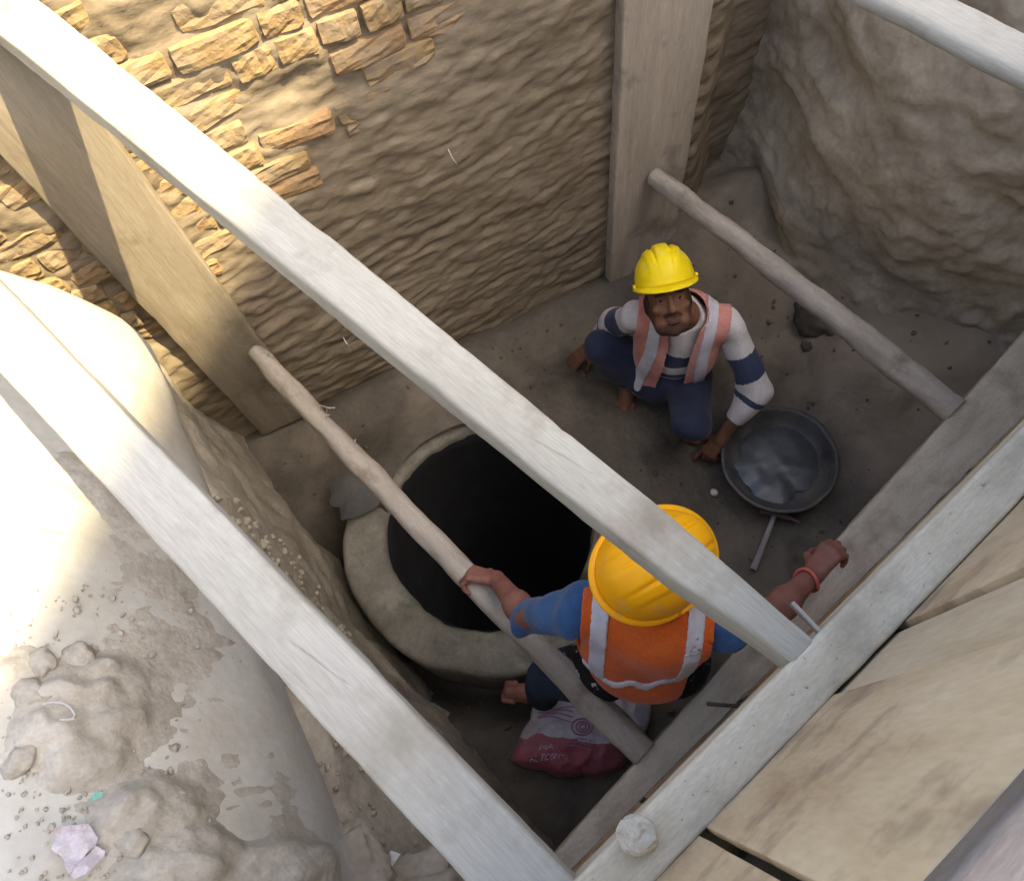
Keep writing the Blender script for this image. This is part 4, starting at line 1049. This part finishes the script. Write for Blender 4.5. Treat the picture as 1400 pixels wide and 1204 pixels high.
        mi[tor & (q[:, 2] < -.005) & (q[:, 2] > -.075)] = 1
        mi[tor & (q[:, 2] < -.13) & (q[:, 2] > -.17)] = 1
        return mi
    field_obj('shirt', sh, None, root, 1, [m_white, m_navy], shirt_m)
    # trousers
    pts = np.array([J[k] for k in ('pelvis', 'hip_l', 'hip_r', 'kn_l', 'kn_r', 'an_l', 'an_r')])
    tr = Field(pts.min(0) - .17, pts.max(0) + .2, .0065)
    tr.ell(J['pelvis'] + TF[:, 2] * .02, (.168, .13, .13), TF, k=.03)
    for s in 'lr':
        tr.cap(J['hip_' + s], J['kn_' + s], .100, .074, k=.03); e = J['kn_' + s] + .86 * (J['an_' + s] - J['kn_' + s]); tr.cap(J['kn_' + s], e, .072, .058, k=.02)
    tr.wrinkle(.009, 28, 9)
    field_obj('trousers', tr, m_trou, root, 1)
    # open vest
    ve = Field(np.minimum(J['sh_l'], J['pelvis']) - .36, np.maximum(J['sh_r'], J['chest']) + .30, .0052)
    torso_prims(ve, J, .027, k=.045)
    ve.wrinkle(.008, 30, 3)
    base = ve.D.copy(); X, Y, Z = ve.pts(); c = J['chest']
    q = [(X - c[0]) * TF[0, i] + (Y - c[1]) * TF[1, i] + (Z - c[2]) * TF[2, i] for i in range(3)]
    def arm(s, r):
        a = J['sh_' + s]; b = a + .6 * (J['el_' + s] - a) + (J['sh_' + s] - J['neck']) * .55
        a = a + (J['sh_' + s] - J['neck']) * .12; ba = b - a; t = np.clip(((X - a[0]) * ba[0] + (Y - a[1]) * ba[1] + (Z - a[2]) * ba[2]) / (ba @ ba), 0, 1)
        return np.sqrt((X - a[0] - t * ba[0]) ** 2 + (Y - a[1] - t * ba[1]) ** 2 + (Z - a[2] - t * ba[2]) ** 2) - r
    cut = np.minimum(np.abs(q[0]) - (.168 if J['ts'] > .89 else .152), q[2] + .07)
    front = np.maximum(np.abs(q[0] + .005) - (.044 + .10 * np.maximum(0, q[2] - .06) + .05 * np.maximum(0, -.05 - q[2])), -q[1] + .0)
    cut = np.maximum(cut, -front)
    cut = np.maximum(cut, -(q[2] + .40))
    nn = J['neck'] + V3(-.02, -.01, .03); cut = np.maximum(cut, .085 - np.sqrt((X - nn[0]) ** 2 + (Y - nn[1]) ** 2 + (Z - nn[2]) ** 2))
    ve.D = np.maximum(np.abs(base) - .0048, cut).astype(np.float32)
    vest = field_obj('safety_vest', ve, m_coral, root, 1)
    for nm, band in (('reflective_stripe', np.maximum(np.abs(np.abs(q[0]) - (.098 - .10 * np.minimum(0, q[2]))) - .023, -(q[2] + .36))), ('reflective_stripe', np.abs(q[2] + .335) - .024)):
        fs_ = Field(ve.lo, ve.lo + ve.v * (ve.n - 1), float(ve.v)); fs_.D = np.maximum(np.maximum(np.abs(base - .0055) - .0042, cut + .006), band).astype(np.float32)
        field_obj(nm, fs_, m_refl, vest, 1)
    return J
JA = worker_a()

# ---- the worker standing in front, seen from above
def worker_b():
    J = {}
    J['head'] = V3(.405, .178, 1.40); iu = V3(0, 0, 1)
    hf = unit([.93, -.22, -.22]); hu = unit(V3(-.10, -.16, 1) - hf * np.dot(hf, V3(-.10, -.16, 1))); hr = np.cross(hf, hu); J['HF'] = np.stack([hr, hf, hu], 1)
    J['sh_l'] = V3(.265, .250, 1.235); J['sh_r'] = V3(.465, -.025, 1.235)
    J['neck'] = V3(.375, .125, 1.30); J['ts'] = .88; J['chest'] = V3(.355, .115, 1.14); J['pelvis'] = V3(.365, .120, .80)
    J['el_l'] = V3(.195, .375, .985); J['wr_l'] = V3(.235, .555, .80)
    J['el_r'] = V3(.620, -.105, 1.05); J['wr_r'] = V3(.800, -.128, .965)
    J['hip_l'] = V3(.27, .15, .72); J['hip_r'] = V3(.42, 0.0, .72)
    J['kn_l'] = V3(.140, .285, .46); J['an_l'] = V3(.10, .30, .10); J['to_l'] = V3(.03, .40, .05)
    J['kn_r'] = V3(.60, .05, .42); J['an_r'] = V3(.62, -.0, .10); J['to_r'] = V3(.72, .10, .06)
    J['hands'] = [dict(wr=J['wr_l'], d=V3(-.42, .86, -.22), n=V3(-.62, -.18, -.75), th=V3(.55, .6, -.1), curl=[(.75, .95, .7), (.8, .95, .7), (.85, .95, .7), (.9, .95, .7)], scale=1.0, thumb_in=.9),
                  dict(wr=J['wr_r'], d=V3(.93, .02, .12), n=V3(-.05, -.45, -.9), th=V3(.1, .9, -.3), curl=[(.75, 1.0, .6), (.75, 1.05, .6), (.8, 1.05, .6), (.85, 1.05, .6)], scale=1.0, thumb_in=.8)]
    root = empty('person', (.36, .15, .02), 'worker in amber helmet and bright orange vest seen from above', 'person')
    fl = build_body(J, root, m_skin2)
    H, F = J['head'], J['HF']
    def mf(C):
        q = (C - H) @ F; mi = np.zeros(len(C), int); mi[(np.linalg.norm(q, axis=1) < .16) & (q[:, 2] > -.05) & (q[:, 1] < .03)] = 1; return mi
    field_obj('body', fl, None, root, 1, [m_skin2, m_hair], mf)
    person_extras(root, J)
    helmet(root, H, F, m_amb, 'helmet', lift=.054, peak=.035, sc=1.05)
    TF0 = None
    pts = np.array([J[k] for k in ('sh_l', 'sh_r', 'pelvis', 'el_l', 'el_r', 'neck')])
    sh = Field(pts.min(0) - .22, pts.max(0) + .16, .006); torso_prims(sh, J, .006)
    for s, fr in (('l', 1.15), ('r', .42)):
        w = J['sh_' + s] + fr * (J['el_' + s] - J['sh_' + s]); sh.cap(J['sh_' + s], w, .054, .046, k=.04)
    sh.wrinkle(.010, 40, 14)
    X, Y, Z = sh.pts(); w = J['el_l'] + .02 * unit(J['el_l'] - J['sh_l']); d = unit(unit(J['el_l'] - J['sh_l']) + .5 * unit(J['wr_l'] - J['el_l']))
    near = np.sqrt((X - w[0]) ** 2 + (Y - w[1]) ** 2 + (Z - w[2]) ** 2) < .11
    sh.D = np.where(near, np.maximum(sh.D, (X - w[0]) * d[0] + (Y - w[1]) * d[1] + (Z - w[2]) * d[2]), sh.D).astype(np.float32)
    sh.cap(J['neck'] + V3(.03, .01, .02), J['neck'] + V3(.02, 0, .09), .06, .07, k=.01, neg=True)
    TF = J['TF']
    field_obj('shirt', sh, None, root, 1, [m_blue, m_blackp], lambda C: ((((C - J['chest']) @ TF)[:, 2] < -.09) & (np.abs(((C - J['chest']) @ TF)[:, 0]) < .20) & (np.linalg.norm(C - J['el_l'], axis=1) > .12)).astype(int))
    pts = np.array([J[k] for k in ('pelvis', 'hip_l', 'hip_r', 'kn_l', 'kn_r', 'an_l', 'an_r')])
    tr = Field(pts.min(0) - .17, pts.max(0) + .2, .0065); tr.ell(J['pelvis'], (.168, .13, .13), TF, k=.03)
    for s in 'lr':
        tr.cap(J['hip_' + s], J['kn_' + s], .100, .074, k=.03); e = J['kn_' + s] + .9 * (J['an_' + s] - J['kn_' + s]); tr.cap(J['kn_' + s], e, .072, .060, k=.02)
    tr.wrinkle(.009, 28, 19)
    field_obj('trousers', tr, None, root, 1, [m_denim, m_blackp], lambda C: (C[:, 2] > .66).astype(int))
    ve = Field(np.minimum(J['sh_l'], J['pelvis']) - .36, np.maximum(J['sh_r'], J['chest']) + .32, .0055)
    torso_prims(ve, J, .022, k=.045)
    lo_ = J['pelvis'] - TF[:, 1] * .03 + V3(.0, -.02, .12); ve.ell(lo_, (.155, .115, .16), TF, k=.05)
    ve.wrinkle(.015, 26, 33)
    base = ve.D.copy(); X, Y, Z = ve.pts(); c = J['chest']
    q = [(X - c[0]) * TF[0, i] + (Y - c[1]) * TF[1, i] + (Z - c[2]) * TF[2, i] for i in range(3)]
    def arm(s, r):
        a = J['sh_' + s]; b = a + .6 * (J['el_' + s] - a) + (J['sh_' + s] - J['neck']) * .5; a = a + (J['sh_' + s] - J['neck']) * .10
        ba = b - a; t = np.clip(((X - a[0]) * ba[0] + (Y - a[1]) * ba[1] + (Z - a[2]) * ba[2]) / (ba @ ba), 0, 1)
        return np.sqrt((X - a[0] - t * ba[0]) ** 2 + (Y - a[1] - t * ba[1]) ** 2 + (Z - a[2] - t * ba[2]) ** 2) - r
    cut = np.minimum(np.abs(q[0]) - (.168 if J['ts'] > .89 else .152), q[2] + .07)
    cut = np.maximum(cut, -np.maximum(np.abs(q[0]) - .03, -q[1]))
    cut = np.maximum(cut, -(q[2] + .335 + .02 * np.sin(q[0] * 30))); cut = np.maximum(cut, q[2] - .235)
    slit = np.maximum(np.abs(np.abs(q[0] + .0) - .15) - .022 - .10 * np.maximum(0, -.12 - q[2]), q[2] + .12); cut = np.maximum(cut, -slit)
    nn = J['neck'] + V3(.02, .01, .03); cut = np.maximum(cut, .078 - np.sqrt((X - nn[0]) ** 2 + (Y - nn[1]) ** 2 + (Z - nn[2]) ** 2))
    ve.D = np.maximum(np.abs(base) - .005, cut).astype(np.float32)
    vest = field_obj('safety_vest', ve, m_orange, root, 1)
    for nm, band in (('reflective_stripe', np.maximum(np.abs(np.abs(q[0]) - .108) - .021, -(q[2] + .07))), ('reflective_stripe', np.abs(q[2] + .07 + .010 * np.sin(q[0] * 48 + 2 * np.sin(q[0] * 17))) - .013)):
        fs_ = Field(ve.lo, ve.lo + ve.v * (ve.n - 1), float(ve.v)); fs_.D = np.maximum(np.maximum(np.abs(base - .006) - .0046, cut + .006), band).astype(np.float32)
        field_obj(nm, fs_, m_refl, vest, 1)
    # wristband
    a, b = J['wr_r'], J['el_r']; d = unit(b - a); c = a + d * .028; Fb = frame(d)
    ringp = [c + Fb[:, 1] * math.cos(t) * .0335 + Fb[:, 2] * math.sin(t) * .0335 + d * .004 * math.sin(2 * t) for t in np.linspace(0, 2 * math.pi, 33)]
    tube('wristband', ringp, .0052, m_band, root, 8)
    return J
JB = worker_b()
